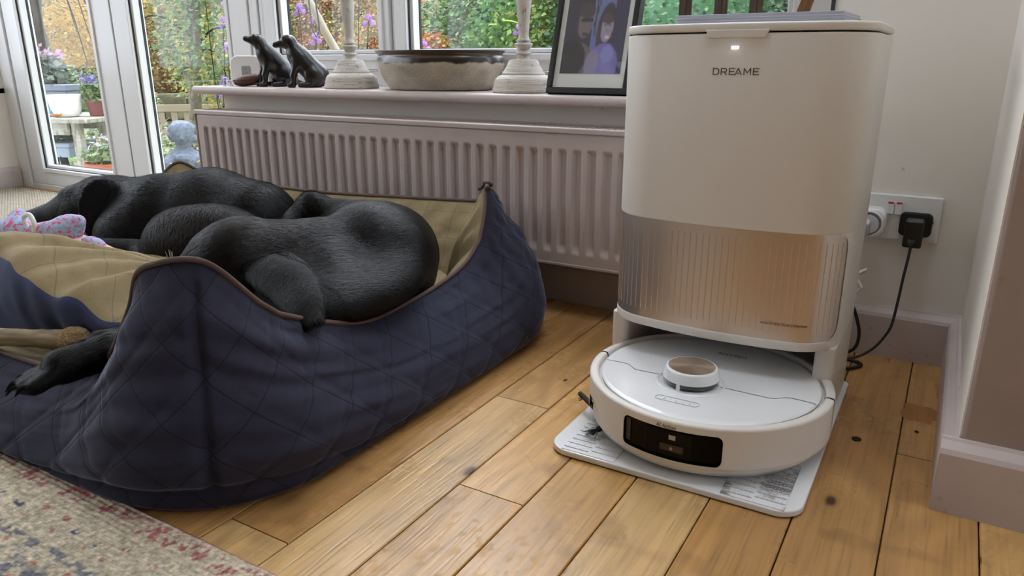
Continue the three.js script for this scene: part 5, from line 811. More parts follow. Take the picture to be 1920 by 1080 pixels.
// ------------------------------------------------------------------ socket, plugs and cables
{
  const pl = phys({ color: 0xdfe0df, roughness: 0.35 }), red = std({ color: 0xc02634, roughness: 0.4 });
  const T = thing('wall_socket', 'white double wall socket with two red-tipped rocker switches', 'wall socket', [-0.072, 0.262, ZI]);
  mesh('plate', rbx(-0.074, 0.074, -0.041, 0.041, 0, 0.0085, 0.003), pl, T);
  for (const x of [-0.0065, 0.007]) { const s = mesh('rocker_switch', rbx(x - 0.0058, x + 0.0058, 0.006, 0.028, 0.008, 0.0125, 0.001).rotateX(-0.02), pl, T); mesh('red_tip', rbx(x - 0.0045, x + 0.0045, 0.0252, 0.0285, 0.0105, 0.0132, 0.0005), red, s); }
  for (const x of [-0.063, 0.063]) mesh('screw', new THREE.CylinderGeometry(0.0022, 0.0022, 0.001, 12).rotateX(PI / 2).translate(x, -0.003, 0.0088), std({ color: 0xa9a9a7, metalness: 0.8, roughness: 0.4 }), T);
  const white = phys({ color: 0xe8e8e6, roughness: 0.3 });
  const A = thing('plug_adaptor', 'round white travel adaptor with a white plug and cord behind the station', 'plug adaptor', [-0.107, 0.252, ZI + 0.009]);
  mesh('adaptor_body', new THREE.ExtrudeGeometry(roundRect(-0.026, 0.026, -0.024, 0.028, 0.018), { depth: 0.026, bevelEnabled: true, bevelSize: 0.004, bevelThickness: 0.004, bevelSegments: 3, bevelOffset: -0.004 }).translate(0, 0, 0.002), white, A);
  mesh('adaptor_ring', lathe([[0.017, 0], [0.0225, 0], [0.024, 0.004], [0.0235, 0.012], [0.0205, 0.013], [0.0195, 0.004], [0.017, 0.003]], 40).rotateX(PI / 2).translate(0, 0.002, 0.028), white, A);
  mesh('plug', merged([new THREE.CylinderGeometry(0.0165, 0.018, 0.02, 28).rotateX(PI / 2).translate(0, 0.002, 0.032), new RoundedBoxGeometry(0.014, 0.03, 0.018, 3, 0.005).rotateX(0.5).translate(-0.004, -0.004, 0.044)]), std({ color: 0xc7c9cc, roughness: 0.4 }), A);
  mesh('cord', tube([[-0.006, -0.016, 0.046], [-0.009, -0.035, 0.046], [-0.012, -0.062, 0.04], [-0.014, -0.086, 0.036], [-0.006, -0.094, 0.03], [0.006, -0.083, 0.032], [-0.008, -0.093, 0.045], [0.001, -0.108, 0.05], [0.003, -0.114, 0.05], [-0.008, -0.13, 0.046], [-0.026, -0.142, 0.05]], 0.0031, 90, 8), white, A);
  const B = thing('black_plug', 'black mains plug with a braided cord in the wall socket', 'plug', [-0.034, 0.252, ZI + 0.009]);
  mesh('plug_base', new THREE.ExtrudeGeometry(roundRect(-0.0265, 0.0245, -0.019, 0.023, 0.009), { depth: 0.006, bevelEnabled: true, bevelSize: 0.002, bevelThickness: 0.002, bevelSegments: 2, bevelOffset: -0.002 }).translate(0, 0, 0.0015), softBlack, B);
  mesh('plug_body', rbx(-0.0165, 0.0135, -0.034, 0.014, 0.007, 0.038, 0.004), phys({ color: 0x101011, roughness: 0.4 }), B); mesh('top_plate', rbx(-0.0145, 0.0115, 0.0105, 0.0148, 0.01, 0.034, 0.0015), std({ color: 0x4a4640, roughness: 0.5 }), B);
  mesh('collar', lathe([[0.0035, 0], [0.0065, 0], [0.006, 0.007], [0.0035, 0.009]], 16).rotateX(PI).translate(-0.002, -0.018, 0.041), std({ color: 0x3b3a38, roughness: 0.5 }), B);
  const braid = std({ color: 0xffffff, roughness: 0.7, map: (() => { const t = tex(64, 64, (u, v, x, y) => (mod(x + y, 16) < 8) !== (mod(x - y, 16) < 5) ? 58 : 16, { srgb: true }); t.repeat.set(320, 2); return t; })() });
  mesh('braided_cord', tube([[-0.002, -0.022, 0.041], [-0.003, -0.05, 0.038], [-0.006, -0.09, 0.036], [-0.008, -0.128, 0.036], [-0.012, -0.176, 0.038], [-0.02, -0.2, 0.04], [-0.035, -0.225, 0.043], [-0.055, -0.242, 0.05], [-0.08, -0.2485, 0.062], [-0.115, -0.2485, 0.08]], 0.0024, 140, 8), braid, B);
  const C = thing('power_cord', 'slack black cord curling onto the floor behind the station', 'cord', [-0.12, 0, -1.42]);
  mesh('cord', tube([[-0.02, 0.16, 0.02], [0.004, 0.108, 0.0], [0.017, 0.078, 0.0], [0.024, 0.05, 0.0], [0.021, 0.024, 0.0], [0.006, 0.007, -0.008], [-0.012, 0.004, 0.0], [0.012, 0.004, 0.016], [0.032, 0.004, 0.024], [0.036, 0.004, 0.038], [0.018, 0.004, 0.062], [-0.02, 0.004, 0.075]], 0.0031, 110, 8), softBlack, C);
}
// dead leaf and crumbs on the boards
{
  const dm = std({ color: 0x2a211a, roughness: 1 });
  for (const [x, z, s, n, label] of [[-0.057, -1.09, 0.006, 9, 'small dark dried leaf scrap on the floorboards beside the station'], [0.018, -1.16, 0.003, 4, 'tiny dark crumb on the floorboards below the alcove skirting']]) {
    const g = new THREE.IcosahedronGeometry(s, 2), p = g.attributes.position; for (let i = 0; i < p.count; i++) { const k = 0.5 + noise3(p.getX(i) * 500, p.getY(i) * 500, p.getZ(i) * 500) * 1.1; p.setXYZ(i, p.getX(i) * k, max(-0.0012, p.getY(i) * k * 0.3), p.getZ(i) * k); } g.computeVertexNormals();
    tag(mesh('debris', g, dm, scene), label, 'debris').position.set(x, 0.0013, z);
  }
}
// ------------------------------------------------------------------ the garden outside
const GY = -0.45;
struct('ground', (() => { const g = gridSurf(80, 80, (i, j) => { const x = -30 + i * 0.62, z = -1.85 - j * 0.42; return [x, GY + 0.05 * (fbm(x * 0.7, z * 0.7, 3) - 0.5), z]; }, (i, j) => [i * 0.62, j * 0.42]); return g; })(), std({ roughness: 1, map: tex(512, 512, (u, v) => { const k = fbm(u * 30, v * 30, 5, 30, 30, 201), w = fbm(u * 9, v * 9, 3, 9, 9, 203); return w > 0.56 ? [140 + 40 * k, 128 + 40 * k, 104 + 30 * k] : [92 + 60 * k, 108 + 60 * k, 62 + 40 * k]; }, { srgb: true, size: [2, 2] }) }), 'patchy grass and gravel of the garden', 'ground');
const leafG = (() => { const g = new THREE.BufferGeometry(); g.setAttribute('position', new THREE.Float32BufferAttribute([0, 0, 0, -0.36, 0.05, 0.4, 0, -0.02, 0.45, 0.36, 0.05, 0.4, 0, 0.0, 1], 3)); g.setIndex([0, 2, 1, 0, 3, 2, 1, 2, 4, 2, 3, 4]); g.computeVertexNormals(); return g; })();
const leafM = phys({ color: 0xffffff, roughness: 0.75, transmission: 0.3, thickness: 0 });
const LIN = (h) => new THREE.Color(h);
function leaves(parent, name, blobs, count, size, palette, seed, hang = 0.3) {
  const r = RNG(seed), im = new THREE.InstancedMesh(leafG, leafM, count), m = new THREE.Matrix4(), q = new THREE.Quaternion(), e = new THREE.Euler(), col = palette.map(LIN), cc = new THREE.Color();
  const vol = blobs.map((b) => b[3] * b[4] + b[3] * b[5] + b[4] * b[5]), tot = vol.reduce((a, b) => a + b, 0);
  for (let i = 0; i < count; i++) {
    let k = r() * tot, bi = 0; while (k > vol[bi] && bi < blobs.length - 1) { k -= vol[bi]; bi++; } const b = blobs[bi], th = r() * 2 * PI, cz = r() * 2 - 1, sz = sqrt(1 - cz * cz), rad = 0.55 + 0.5 * pow(r(), 0.7);
    const px = b[0] + b[3] * sz * cos(th) * rad, py = b[1] + b[4] * cz * rad, pz = b[2] + b[5] * sz * sin(th) * rad;
    e.set((r() - 0.5) * 2.4 + hang, r() * 2 * PI, (r() - 0.5) * 1.6); q.setFromEuler(e); const s = size * (0.6 + 0.8 * r()); m.compose(V(px, py, pz), q, V(s, s, s)); im.setMatrixAt(i, m);
    const cl = vnoise(px * 2.2, py * 2.2 + pz * 1.7, 1e6, 1e6, seed), ci = clamp(floor((cl * 0.75 + r() * 0.35 - 0.05) * col.length), 0, col.length - 1); cc.copy(col[ci]).multiplyScalar(0.32 + 0.42 * r()); im.setColorAt(i, cc);
  }
  im.name = name; im.userData.kind = 'stuff'; im.castShadow = im.receiveShadow = true; parent.add(im); return im;
}
const barkM = std({ roughness: 1, color: 0xffffff, map: tex(128, 512, (u, v) => { const s = 0.75 + 0.8 * (fbm(u * 14, v * 5, 4, 14, 5, 211) - 0.5); return [84 * s, 75 * s, 68 * s]; }, { srgb: true, size: [0.3, 1] }) }), paleBark = std({ roughness: 1, color: 0xffffff, map: tex(128, 512, (u, v) => { const s = 0.9 + 0.5 * (fbm(u * 8, v * 12, 4, 8, 12, 213) - 0.5); return [118 * s, 110 * s, 94 * s]; }, { srgb: true, size: [0.2, 0.6] }) });
function shrub(name, label, blobs, count, size, palette, coreHex, seed, group, category = 'shrub') {
  const b0 = blobs[0], T = thing(name, label, category, [b0[0], GY, b0[2]], group), loc = blobs.map((b) => [b[0] - b0[0], b[1] - GY, b[2] - b0[2], b[3], b[4], b[5]]);
  const cores = loc.map((b) => { const g = new THREE.IcosahedronGeometry(1, 3), p = g.attributes.position; for (let i = 0; i < p.count; i++) { const x = p.getX(i), y = p.getY(i), z = p.getZ(i), k = 0.42 + 0.24 * noise3(x * 3 + b[0], y * 3, z * 3); p.setXYZ(i, x * k * b[3] + b[0], max(0, y * k * b[4] + b[1]), z * k * b[5] + b[2]); } g.computeVertexNormals(); return g; });
  mesh('inner_growth', cores.length > 1 ? merged(cores) : cores[0], std({ color: coreHex, roughness: 1 }), T).userData.kind = 'stuff';
  leaves(T, 'leaves', loc, count, size, palette, seed);
  for (let i = 0; i < 3; i++) mesh('stem', taper([[(i - 1) * 0.1, 0, 0], [(i - 1) * 0.14, loc[0][1] * 0.4, 0.05], [(i - 1) * 0.3, loc[0][1] * 0.9, 0]], [0.03, 0.022, 0.012], 8, 6), barkM, T);
  return T;
}
const YEL = ['#cfa82c', '#dcbc48', '#b88f2a', '#c9b044', '#e0c868'], GRN = ['#5e8a4a', '#7aa356', '#4d7a4c', '#93b45c', '#b9bf58'], ORG = ['#c9783a', '#d89a4c', '#b45a38', '#c2b054', '#8f9a4a', '#e0b060'], DKG = ['#3f6b4c', '#55835a', '#6f9a62', '#355c48', '#8cae70'], MIX = ['#8fae4c', '#b9b94a', '#dcc44a', '#6d9a4e', '#7fa24c', '#d8a04a'];
shrub('golden_shrub', 'tall golden yellow autumn shrub behind the garden table', [[-10.2, 0.55, -6.0, 1.7, 1.35, 1.3], [-9.6, 0.2, -6.6, 0.9, 0.8, 0.8], [-11.4, 0.5, -5.2, 1.1, 1.2, 1.0]], 70000, 0.042, YEL, '#a8862e', 301);
shrub('green_shrub', 'low rounded green shrub in front of the golden one', [[-8.1, -0.05, -4.85, 0.75, 0.5, 0.55], [-8.7, -0.1, -4.4, 0.5, 0.4, 0.45]], 9000, 0.05, GRN, '#6b8f50', 303);
shrub('mixed_shrub', 'green and yellow shrub behind the slender forked tree', [[-8.9, 0.5, -7.4, 1.5, 1.3, 1.0], [-7.7, 0.9, -7.6, 1.0, 1.0, 0.9], [-7.0, 0.2, -7.3, 0.65, 0.55, 0.5]], 66000, 0.042, MIX, '#94a850', 305);
shrub('rust_shrub', 'rust orange leaved shrub seen through the window beside the candlestick', [[-6.3, 0.45, -7.4, 1.2, 1.2, 0.9], [-5.2, 0.3, -7.0, 1.0, 0.95, 0.8], [-7.1, 0.5, -7.3, 0.8, 1.1, 0.8]], 60000, 0.04, ORG, '#b08a4c', 307);
shrub('broadleaf_bush', 'lush green bush seen through the window above the stoneware bowl', [[-3.9, 0.55, -6.6, 1.0, 1.2, 0.8], [-2.95, 0.6, -6.8, 0.95, 1.25, 0.8]], 30000, 0.05, GRN, '#64904e', 309);
shrub('orange_bush', 'small bright orange bush at the foot of the lush green one', [[-4.35, 0.35, -5.9, 0.42, 0.42, 0.3]], 4000, 0.045, ['#e8a038', '#e28a34', '#d9bc48', '#c96c34'], '#d0903c', 311);
shrub('evergreen_hedge', 'dark blue-green evergreen hedge behind the wooden rack', [[-1.9, 0.6, -6.3, 1.1, 1.5, 0.8], [-0.7, 0.6, -6.4, 1.1, 1.5, 0.8], [0.6, 0.6, -6.6, 1.1, 1.5, 0.8]], 36000, 0.045, DKG, '#4f7a56', 313, undefined, 'hedge');
shrub('backdrop_hedge', 'high yellow-green hedge closing off the end of the garden', [[-13, 0.9, -5.5, 2.2, 1.9, 1.5], [-12.5, 0.9, -8.4, 2.2, 1.9, 1.5], [-10.6, 0.9, -9.4, 2.0, 1.9, 1.4], [-8.4, 0.9, -9.9, 2.0, 1.9, 1.4], [-6.2, 0.9, -9.8, 2.0, 1.9, 1.4], [-4.2, 0.9, -9.4, 2.0, 1.9, 1.4], [-2.0, 0.9, -9.2, 2.0, 1.9, 1.4], [0.2, 0.9, -9.2, 2.0, 1.9, 1.4], [-14.5, 0.9, -2.8, 2.0, 1.9, 1.5]], 60000, 0.09, ['#6f8a48', '#8fa350', '#57754a', '#b9a84a', '#a9b860'], '#7c9250', 315, undefined, 'hedge');
{
  const T = thing('old_tree', 'thick dark-barked tree trunk with thin bare twigs beyond the garden table', 'tree', [-7.70, GY, -4.08]);
  mesh('trunk', taper([[0, 0, 0], [0.02, 0.6, 0], [-0.02, 1.4, 0.02], [0.05, 2.6, 0], [0.0, 4.0, 0.1]], [0.24, 0.155, 0.14, 0.13, 0.09], 40, 18, 0.25, 4), barkM, T);
  const r = RNG(77); for (let i = 0; i < 9; i++) { const x = 0.15 + 0.12 * i + 0.1 * r(), y = 1.75 - 0.25 * r(); mesh('twig', taper([[0.03, 1.9 + 0.12 * i, 0], [x * 0.5, 2.0 - 0.05 * r(), -0.1], [x * 0.85, y, -0.25], [x * 1.05, y - 0.35 - 0.3 * r(), -0.32]], [0.022, 0.012, 0.007, 0.003], 16, 6), barkM, T); }
}
{
  const T = thing('slender_tree', 'slender pale tree forking low down, with yellow-green leaves, beside the bench', 'tree', [-5.15, GY, -3.86]);
  mesh('trunk', taper([[0, 0, 0], [0.0, 0.45, 0], [0.02, 0.8, 0.0], [0.06, 1.15, 0.02], [0.09, 1.6, 0], [0.1, 2.6, 0.05]], [0.062, 0.046, 0.042, 0.03, 0.026, 0.014], 30, 10, 0.12, 5), paleBark, T);
  mesh('branch', taper([[0.02, 0.78, 0], [-0.09, 0.98, 0.02], [-0.2, 1.2, 0.03], [-0.34, 1.5, 0], [-0.5, 2.2, 0]], [0.032, 0.025, 0.021, 0.016, 0.008], 24, 8, 0.1, 6), paleBark, T);
  mesh('branch', taper([[0.10, 0.55, 0.1], [0.17, 0.85, 0.08], [0.2, 1.2, 0.05], [0.2, 1.7, 0], [0.25, 2.5, 0]], [0.036, 0.033, 0.03, 0.024, 0.012], 24, 8, 0.1, 8), paleBark, T);
  for (const [a, b] of [[0.9, 0.45], [1.15, -0.4], [1.3, 0.6], [1.05, 0.75], [1.45, -0.7]]) mesh('twig', taper([[0.08, a, 0], [b * 0.5, a + 0.15, 0.05], [b, a + 0.12, 0.1], [b * 1.3, a - 0.1, 0.12]], [0.01, 0.007, 0.005, 0.002], 12, 5), paleBark, T);
  leaves(T, 'leaves', [[0.55, 1.2, 0.1, 0.55, 0.5, 0.4], [-0.3, 1.0, -0.5, 0.5, 0.45, 0.35], [0.2, 1.75, 0, 0.9, 0.4, 0.6]], 9000, 0.04, MIX, 321);
}
// dry-stone garden wall, each stone its own piece
{
  const T = thing('stone_wall', 'low mossy dry-stone garden wall behind the bench', 'garden wall', [-8.05, GY, -5.75]); T.rotation.y = 0.6;
  const ms = ['#7d785e', '#6d6952', '#88826a', '#716d5a'].map((c) => std({ color: c, roughness: 1, map: tex(64, 64, (u, v) => { const s = 205 + 130 * (fbm(u * 8, v * 8, 4, 8, 8, 221) - 0.5); return [s, s, s * 0.96]; }, { srgb: true, size: [0.3, 0.3] }) })), r = RNG(31);
  for (let row = 0; row < 4; row++) { let x = -1.7; const y = row * 0.155; while (x < 1.7) { const w = 0.2 + 0.3 * r(); const g = new RoundedBoxGeometry(w - 0.015, 0.142, 0.24 + 0.05 * r(), 2, 0.03), p = g.attributes.position; for (let i = 0; i < p.count; i++) { const k = 0.02 * (noise3(p.getX(i) * 9 + x, p.getY(i) * 9, p.getZ(i) * 9) - 0.5); p.setXYZ(i, p.getX(i) + k, p.getY(i) + k, p.getZ(i) + k); } g.computeVertexNormals(); mesh(row === 3 ? 'coping_stone' : 'stone', metric(g.translate(x + w / 2, y + 0.075, 0)), ms[floor(r() * 4)], T); x += w; } }
}
{
  const wood = std({ color: 0x8c8069, roughness: 0.9, map: paintWear }), T = thing('garden_bench', 'weathered slatted wooden garden bench in front of the stone wall', 'bench', [-6.75, GY, -4.62]); T.rotation.y = 0.75;
  for (let i = 0; i < 9; i++) mesh('back_slat', rbx(-0.48 + i * 0.12 - 0.03, -0.48 + i * 0.12 + 0.03, 0.3, 0.5, -0.2, -0.18, 0.004), wood, T);
  mesh('back_rail', rbx(-0.58, 0.58, 0.49, 0.56, -0.21, -0.17, 0.006), wood, T); mesh('back_rail', rbx(-0.58, 0.58, 0.27, 0.315, -0.21, -0.17, 0.006), wood, T);
  for (let i = 0; i < 5; i++) mesh('seat_slat', rbx(-0.58, 0.58, 0.245, 0.265, -0.16 + i * 0.085, -0.09 + i * 0.085, 0.004), wood, T);
  for (const x of [-0.58, 0.53]) { mesh('leg', rbx(x, x + 0.05, 0, 0.57, -0.225, -0.175, 0.005), wood, T); mesh('leg', rbx(x, x + 0.05, 0, 0.40, 0.2, 0.25, 0.005), wood, T); mesh('armrest', rbx(x - 0.01, x + 0.06, 0.395, 0.42, -0.2, 0.27, 0.006), wood, T); }
}
{
  const stone = std({ color: 0x68717f, roughness: 0.9, bumpMap: plasterBump, bumpScale: 0.003 });
  const T = thing('garden_statue', 'weathered grey stone bust with wavy hair among the garden flowers', 'statue', [-3.69, GY, -2.66]);
  const P = [capsule([0, 0.20, 0], [0, 0.40, 0], 0.10, 0.085, 0.04), ellipsoid([0, 0.44, 0], [0.11, 0.07, 0.08], null, 0.05), capsule([0, 0.48, 0], [0, 0.53, 0], 0.035, 0.032, 0.03), ellipsoid([0.005, 0.585, 0.01], [0.05, 0.062, 0.055], null, 0.02), ellipsoid([0, 0.62, -0.01], [0.068, 0.045, 0.066], null, 0.02),  capsule([-0.11, 0.44, 0.04], [0.05, 0.38, 0.09], 0.03, 0.026, 0.02), capsule([0.11, 0.43, 0.03], [-0.03, 0.47, 0.09], 0.028, 0.022, 0.02), capsule([0.0, 0.585, 0.06], [0.0, 0.57, 0.068], 0.009, 0.011, 0.01), ...Array.from({ length: 22 }, (_, i) => { const a = i * 2.4, q = 0.2 + 0.8 * ((i * 7) % 11) / 11; return ellipsoid([sin(a) * 0.058, 0.545 + 0.085 * q, cos(a) * 0.05 - 0.025], [0.02, 0.022, 0.02], null, 0.012); })];
  mesh('figure', surfaceNets((x, y, z) => field(P)(x, y, z) + 0.022 * (noise3(x * 46, y * 46, z * 46) - 0.5), [-0.2, 0.1, -0.15], [0.2, 0.7, 0.18], 0.011).rotateY(0.9), stone, T);
  mesh('plinth', rbx(-0.13, 0.13, 0, 0.16, -0.13, 0.13, 0.01), stone, T);
  const B = thing('stone_animal', 'small stone animal ornament with a dark muzzle in front of the bust', 'ornament', [-3.255, GY, -2.335]);
  const Q = [ellipsoid([0, 0.36, 0], [0.05, 0.07, 0.06], null, 0.03), ellipsoid([-0.02, 0.45, 0.03], [0.042, 0.038, 0.045], null, 0.02), capsule([-0.03, 0.44, 0.06], [-0.035, 0.435, 0.075], 0.022, 0.018, 0.01), ellipsoid([0.01, 0.485, 0.03], [0.012, 0.016, 0.01], null, 0.008), ellipsoid([-0.05, 0.485, 0.03], [0.012, 0.016, 0.01], null, 0.008), capsule([-0.03, 0.34, 0.05], [-0.03, 0.29, 0.06], 0.018, 0.016, 0.01), capsule([0.03, 0.34, 0.05], [0.03, 0.29, 0.06], 0.018, 0.016, 0.01)];
  mesh('figure', surfaceNets(field(Q), [-0.1, 0.25, -0.1], [0.1, 0.52, 0.12], 0.006), std({ color: 0xffffff, roughness: 0.9, map: tex(128, 128, (u, v) => { const k = fbm(u * 5, v * 5, 4, 5, 5, 235); return k > 0.53 ? [80, 72, 64] : [196, 184, 158]; }, { srgb: true, size: [0.12, 0.12] }) }), B);
  mesh('pedestal', merged([rbx(-0.09, 0.09, 0.24, 0.285, -0.09, 0.09, 0.008), rbx(-0.07, 0.07, 0, 0.24, -0.07, 0.07, 0.008)]), stone, B);
}
// potting table and what stands on it
{
  const wood = std({ color: 0xffffff, roughness: 0.9, map: tex(256, 256, (u, v) => { const k = fbm(u * 8, v * 22, 4, 8, 22, 241), w = fbm(u * 20, v * 6, 3, 20, 6, 243); const t = smooth(0.58, 0.7, w) * 0.6, q = 160 + 60 * (k - 0.5); return [lerp(q, 112, t), lerp(q, 100, t), lerp(q - 14, 84, t)]; }, { srgb: true, size: [0.4, 0.4] }) });
  const T = thing('potting_table', 'peeling whitewashed wooden table outside the glazed doors', 'garden table', [-4.10, GY, -2.30]); T.rotation.y = 0.42; const h = 0.70;
  for (let i = 0; i < 4; i++) mesh('top_board', rbx(-0.5, 0.26, h - 0.022, h, -0.24 + i * 0.121, -0.122 + i * 0.121, 0.003), wood, T);
  mesh('apron', rbx(-0.42, 0.12, h - 0.085, h - 0.022, 0.185, 0.205, 0.003), wood, T); mesh('apron', rbx(-0.42, 0.2, h - 0.085, h - 0.022, -0.205, -0.185, 0.003), wood, T);
  for (const [x, z] of [[-0.45, 0.19], [0.15, 0.17], [-0.45, -0.19], [0.06, -0.17]]) mesh('leg', rbx(x - 0.02, x + 0.022, 0, h - 0.022, z - 0.02, z + 0.022, 0.004), wood, T);
  const top = GY + h + 0.0005;
  const trough = thing('planter_trough', 'dark grey planter trough of silvery plants on the garden table', 'planter', [-4.24, top, -2.31]); trough.rotation.y = 0.5; const slate = std({ color: 0x6d7886, roughness: 0.6 });
  mesh('trough', merged([rbx(-0.12, 0.10, 0, 0.125, -0.06, 0.06, 0.006), rbx(-0.13, 0.11, 0.125, 0.16, -0.068, 0.068, 0.006)]), slate, trough); mesh('soil', bxs(-0.12, 0.10, 0.15, 0.163, -0.058, 0.058), std({ color: 0x2c241c, roughness: 1 }), trough);
  leaves(trough, 'leaves', [[-0.02, 0.21, 0, 0.14, 0.075, 0.075], [-0.03, 0.26, 0, 0.08, 0.07, 0.05]], 420, 0.042, ['#a9b8a6', '#8ba08c', '#c2ccb8', '#6f8c70'], 331); leaves(trough, 'blossoms', [[-0.06, 0.33, 0.02, 0.06, 0.03, 0.03], [0.0, 0.31, 0.03, 0.12, 0.02, 0.03], [-0.14, 0.27, 0.05, 0.02, 0.02, 0.02]], 60, 0.03, ['#e6b4cc', '#d9a4c4', '#f0cfd4'], 333);
  const pot = thing('white_pot', 'empty white glazed flower pot on the garden table', 'flower pot', [-4.018, top, -2.235]);
  mesh('bowl', lathe([[0, 0], [0.048, 0], [0.056, 0.006], [0.072, 0.045], [0.079, 0.098], [0.080, 0.112], [0.076, 0.112], [0.070, 0.06], [0.05, 0.012], [0, 0.01]], 40), phys({ color: 0xf2f1ee, roughness: 0.3 }), pot); mesh('soil', new THREE.CircleGeometry(0.072, 24).rotateX(-PI / 2).translate(0, 0.085, 0), std({ color: 0x33291f, roughness: 1 }), pot);
  const plum = thing('pansy_pot', 'plum coloured pot of violet pansies beside the white pot', 'flower pot', [-3.925, top, -2.345]);
  mesh('pot', lathe([[0, 0], [0.034, 0], [0.038, 0.004], [0.050, 0.075], [0.053, 0.082], [0.048, 0.082], [0.036, 0.01], [0, 0.008]], 28), std({ color: 0x7a3f3c, roughness: 0.5 }), plum); mesh('soil', new THREE.CircleGeometry(0.047, 20).rotateX(-PI / 2).translate(0, 0.074, 0), std({ color: 0x33291f, roughness: 1 }), plum);
  leaves(plum, 'leaves', [[0, 0.11, 0, 0.066, 0.04, 0.05], [-0.03, 0.15, 0, 0.04, 0.04, 0.03]], 260, 0.034, ['#9cb868', '#7ca050', '#c0d088'], 335); leaves(plum, 'blossoms', [[-0.02, 0.19, 0.02, 0.05, 0.02, 0.03], [0.035, 0.18, 0.02, 0.02, 0.025, 0.02], [-0.05, 0.10, 0.05, 0.012, 0.016, 0.01]], 60, 0.024, ['#9a94d4', '#aca6e0', '#867cc8'], 337);
  const grey = thing('grey_pot', 'small blue-grey pot at the end of the garden table', 'flower pot', [-3.855, top, -2.41]); mesh('pot', lathe([[0, 0], [0.03, 0], [0.042, 0.085], [0.044, 0.09], [0.039, 0.09], [0.03, 0.01], [0, 0.008]], 24), slate, grey);
  const cl = thing('blue_cloth', 'crumpled bright blue cloth on the garden table', 'cloth', [-4.135, top, -2.19]); { const g = new THREE.IcosahedronGeometry(0.05, 5), p = g.attributes.position; for (let i = 0; i < p.count; i++) { const k = 0.6 + 0.9 * noise3(p.getX(i) * 60, p.getY(i) * 60, p.getZ(i) * 60); p.setXYZ(i, p.getX(i) * k * 1.1, max(0, p.getY(i) * k * 0.5 + 0.012), p.getZ(i) * k * 0.8); } g.computeVertexNormals(); mesh('folds', g, std({ color: 0x3f86d8, roughness: 0.8 }), cl); }
  const lf = thing('fallen_leaf', 'curled orange fallen leaf on the garden table', 'leaf', [-3.985, top, -2.16]); mesh('blade', gridSurf(8, 8, (i, j) => { const a = i / 8 - 0.5, b = j / 8 - 0.5; return [a * 0.05 * (1 - 2 * b * b), 0.004 + 0.05 * a * a + 0.03 * b * b, b * 0.05]; }, null, false, true), std({ color: 0xc98a3c, roughness: 0.8 }), lf);
  const ben = thing('plastic_stool', 'low grey plastic stool of plants under the garden table', 'stool', [-4.26, GY, -2.28]); ben.rotation.y = 0.45; const gp = std({ color: 0x8f9dab, roughness: 0.5 });
  mesh('seat', merged([rbx(-0.14, 0.16, 0.535, 0.56, -0.12, 0.12, 0.008), rbx(-0.12, 0.14, 0.48, 0.535, -0.10, 0.10, 0.008)]), gp, ben); for (const [x, z] of [[-0.1, 0.08], [0.12, 0.08], [-0.1, -0.08], [0.12, -0.08]]) mesh('leg', taper([[x * 0.7, 0.5, z], [x * 1.4, 0, z * 1.2]], [0.02, 0.018], 4, 8), std({ color: 0x4b5258, roughness: 0.6 }), ben);
  leaves(ben, 'leaves', [[-0.02, 0.59, 0, 0.13, 0.035, 0.09]], 200, 0.045, ['#b9c4b0', '#93a890', '#7a9478'], 339);
  const tc = thing('terracotta_pot', 'ribbed terracotta pot with white flowers by the glazed doors', 'flower pot', [-3.60, GY, -2.165]);
  mesh('pot', lathe([[0, 0], [0.075, 0], [0.08, 0.01], [0.098, 0.36], [0.102, 0.365], [0.1, 0.375], [0.104, 0.385], [0.10, 0.395], [0.106, 0.405], [0.106, 0.47], [0.111, 0.475], [0.111, 0.50], [0.1, 0.5], [0.095, 0.45], [0, 0.45]], 44), std({ color: 0xb5674a, roughness: 0.85, map: paintWear }), tc);
  leaves(tc, 'leaves', [[0, 0.53, 0, 0.09, 0.06, 0.09]], 240, 0.04, ['#a8c078', '#86a85a', '#c8d49a'], 341); leaves(tc, 'blossoms', [[0, 0.60, 0, 0.08, 0.04, 0.08]], 24, 0.035, ['#f2f0f4', '#ece4f2'], 343);
}
shrub('flower_bed', 'pale green flower bed with small white blooms below the statue', [[-4.35, -0.28, -2.95, 0.5, 0.32, 0.35], [-3.55, -0.30, -2.62, 0.28, 0.30, 0.2], [-5.0, -0.22, -3.2, 0.5, 0.4, 0.4], [-4.75, -0.2, -2.6, 0.55, 0.42, 0.25]], 8000, 0.035, ['#9cb87a', '#b9c89a', '#7f9e62', '#d3d9b4', '#d9c24c'], '#9ab078', 345, undefined, 'flower bed');
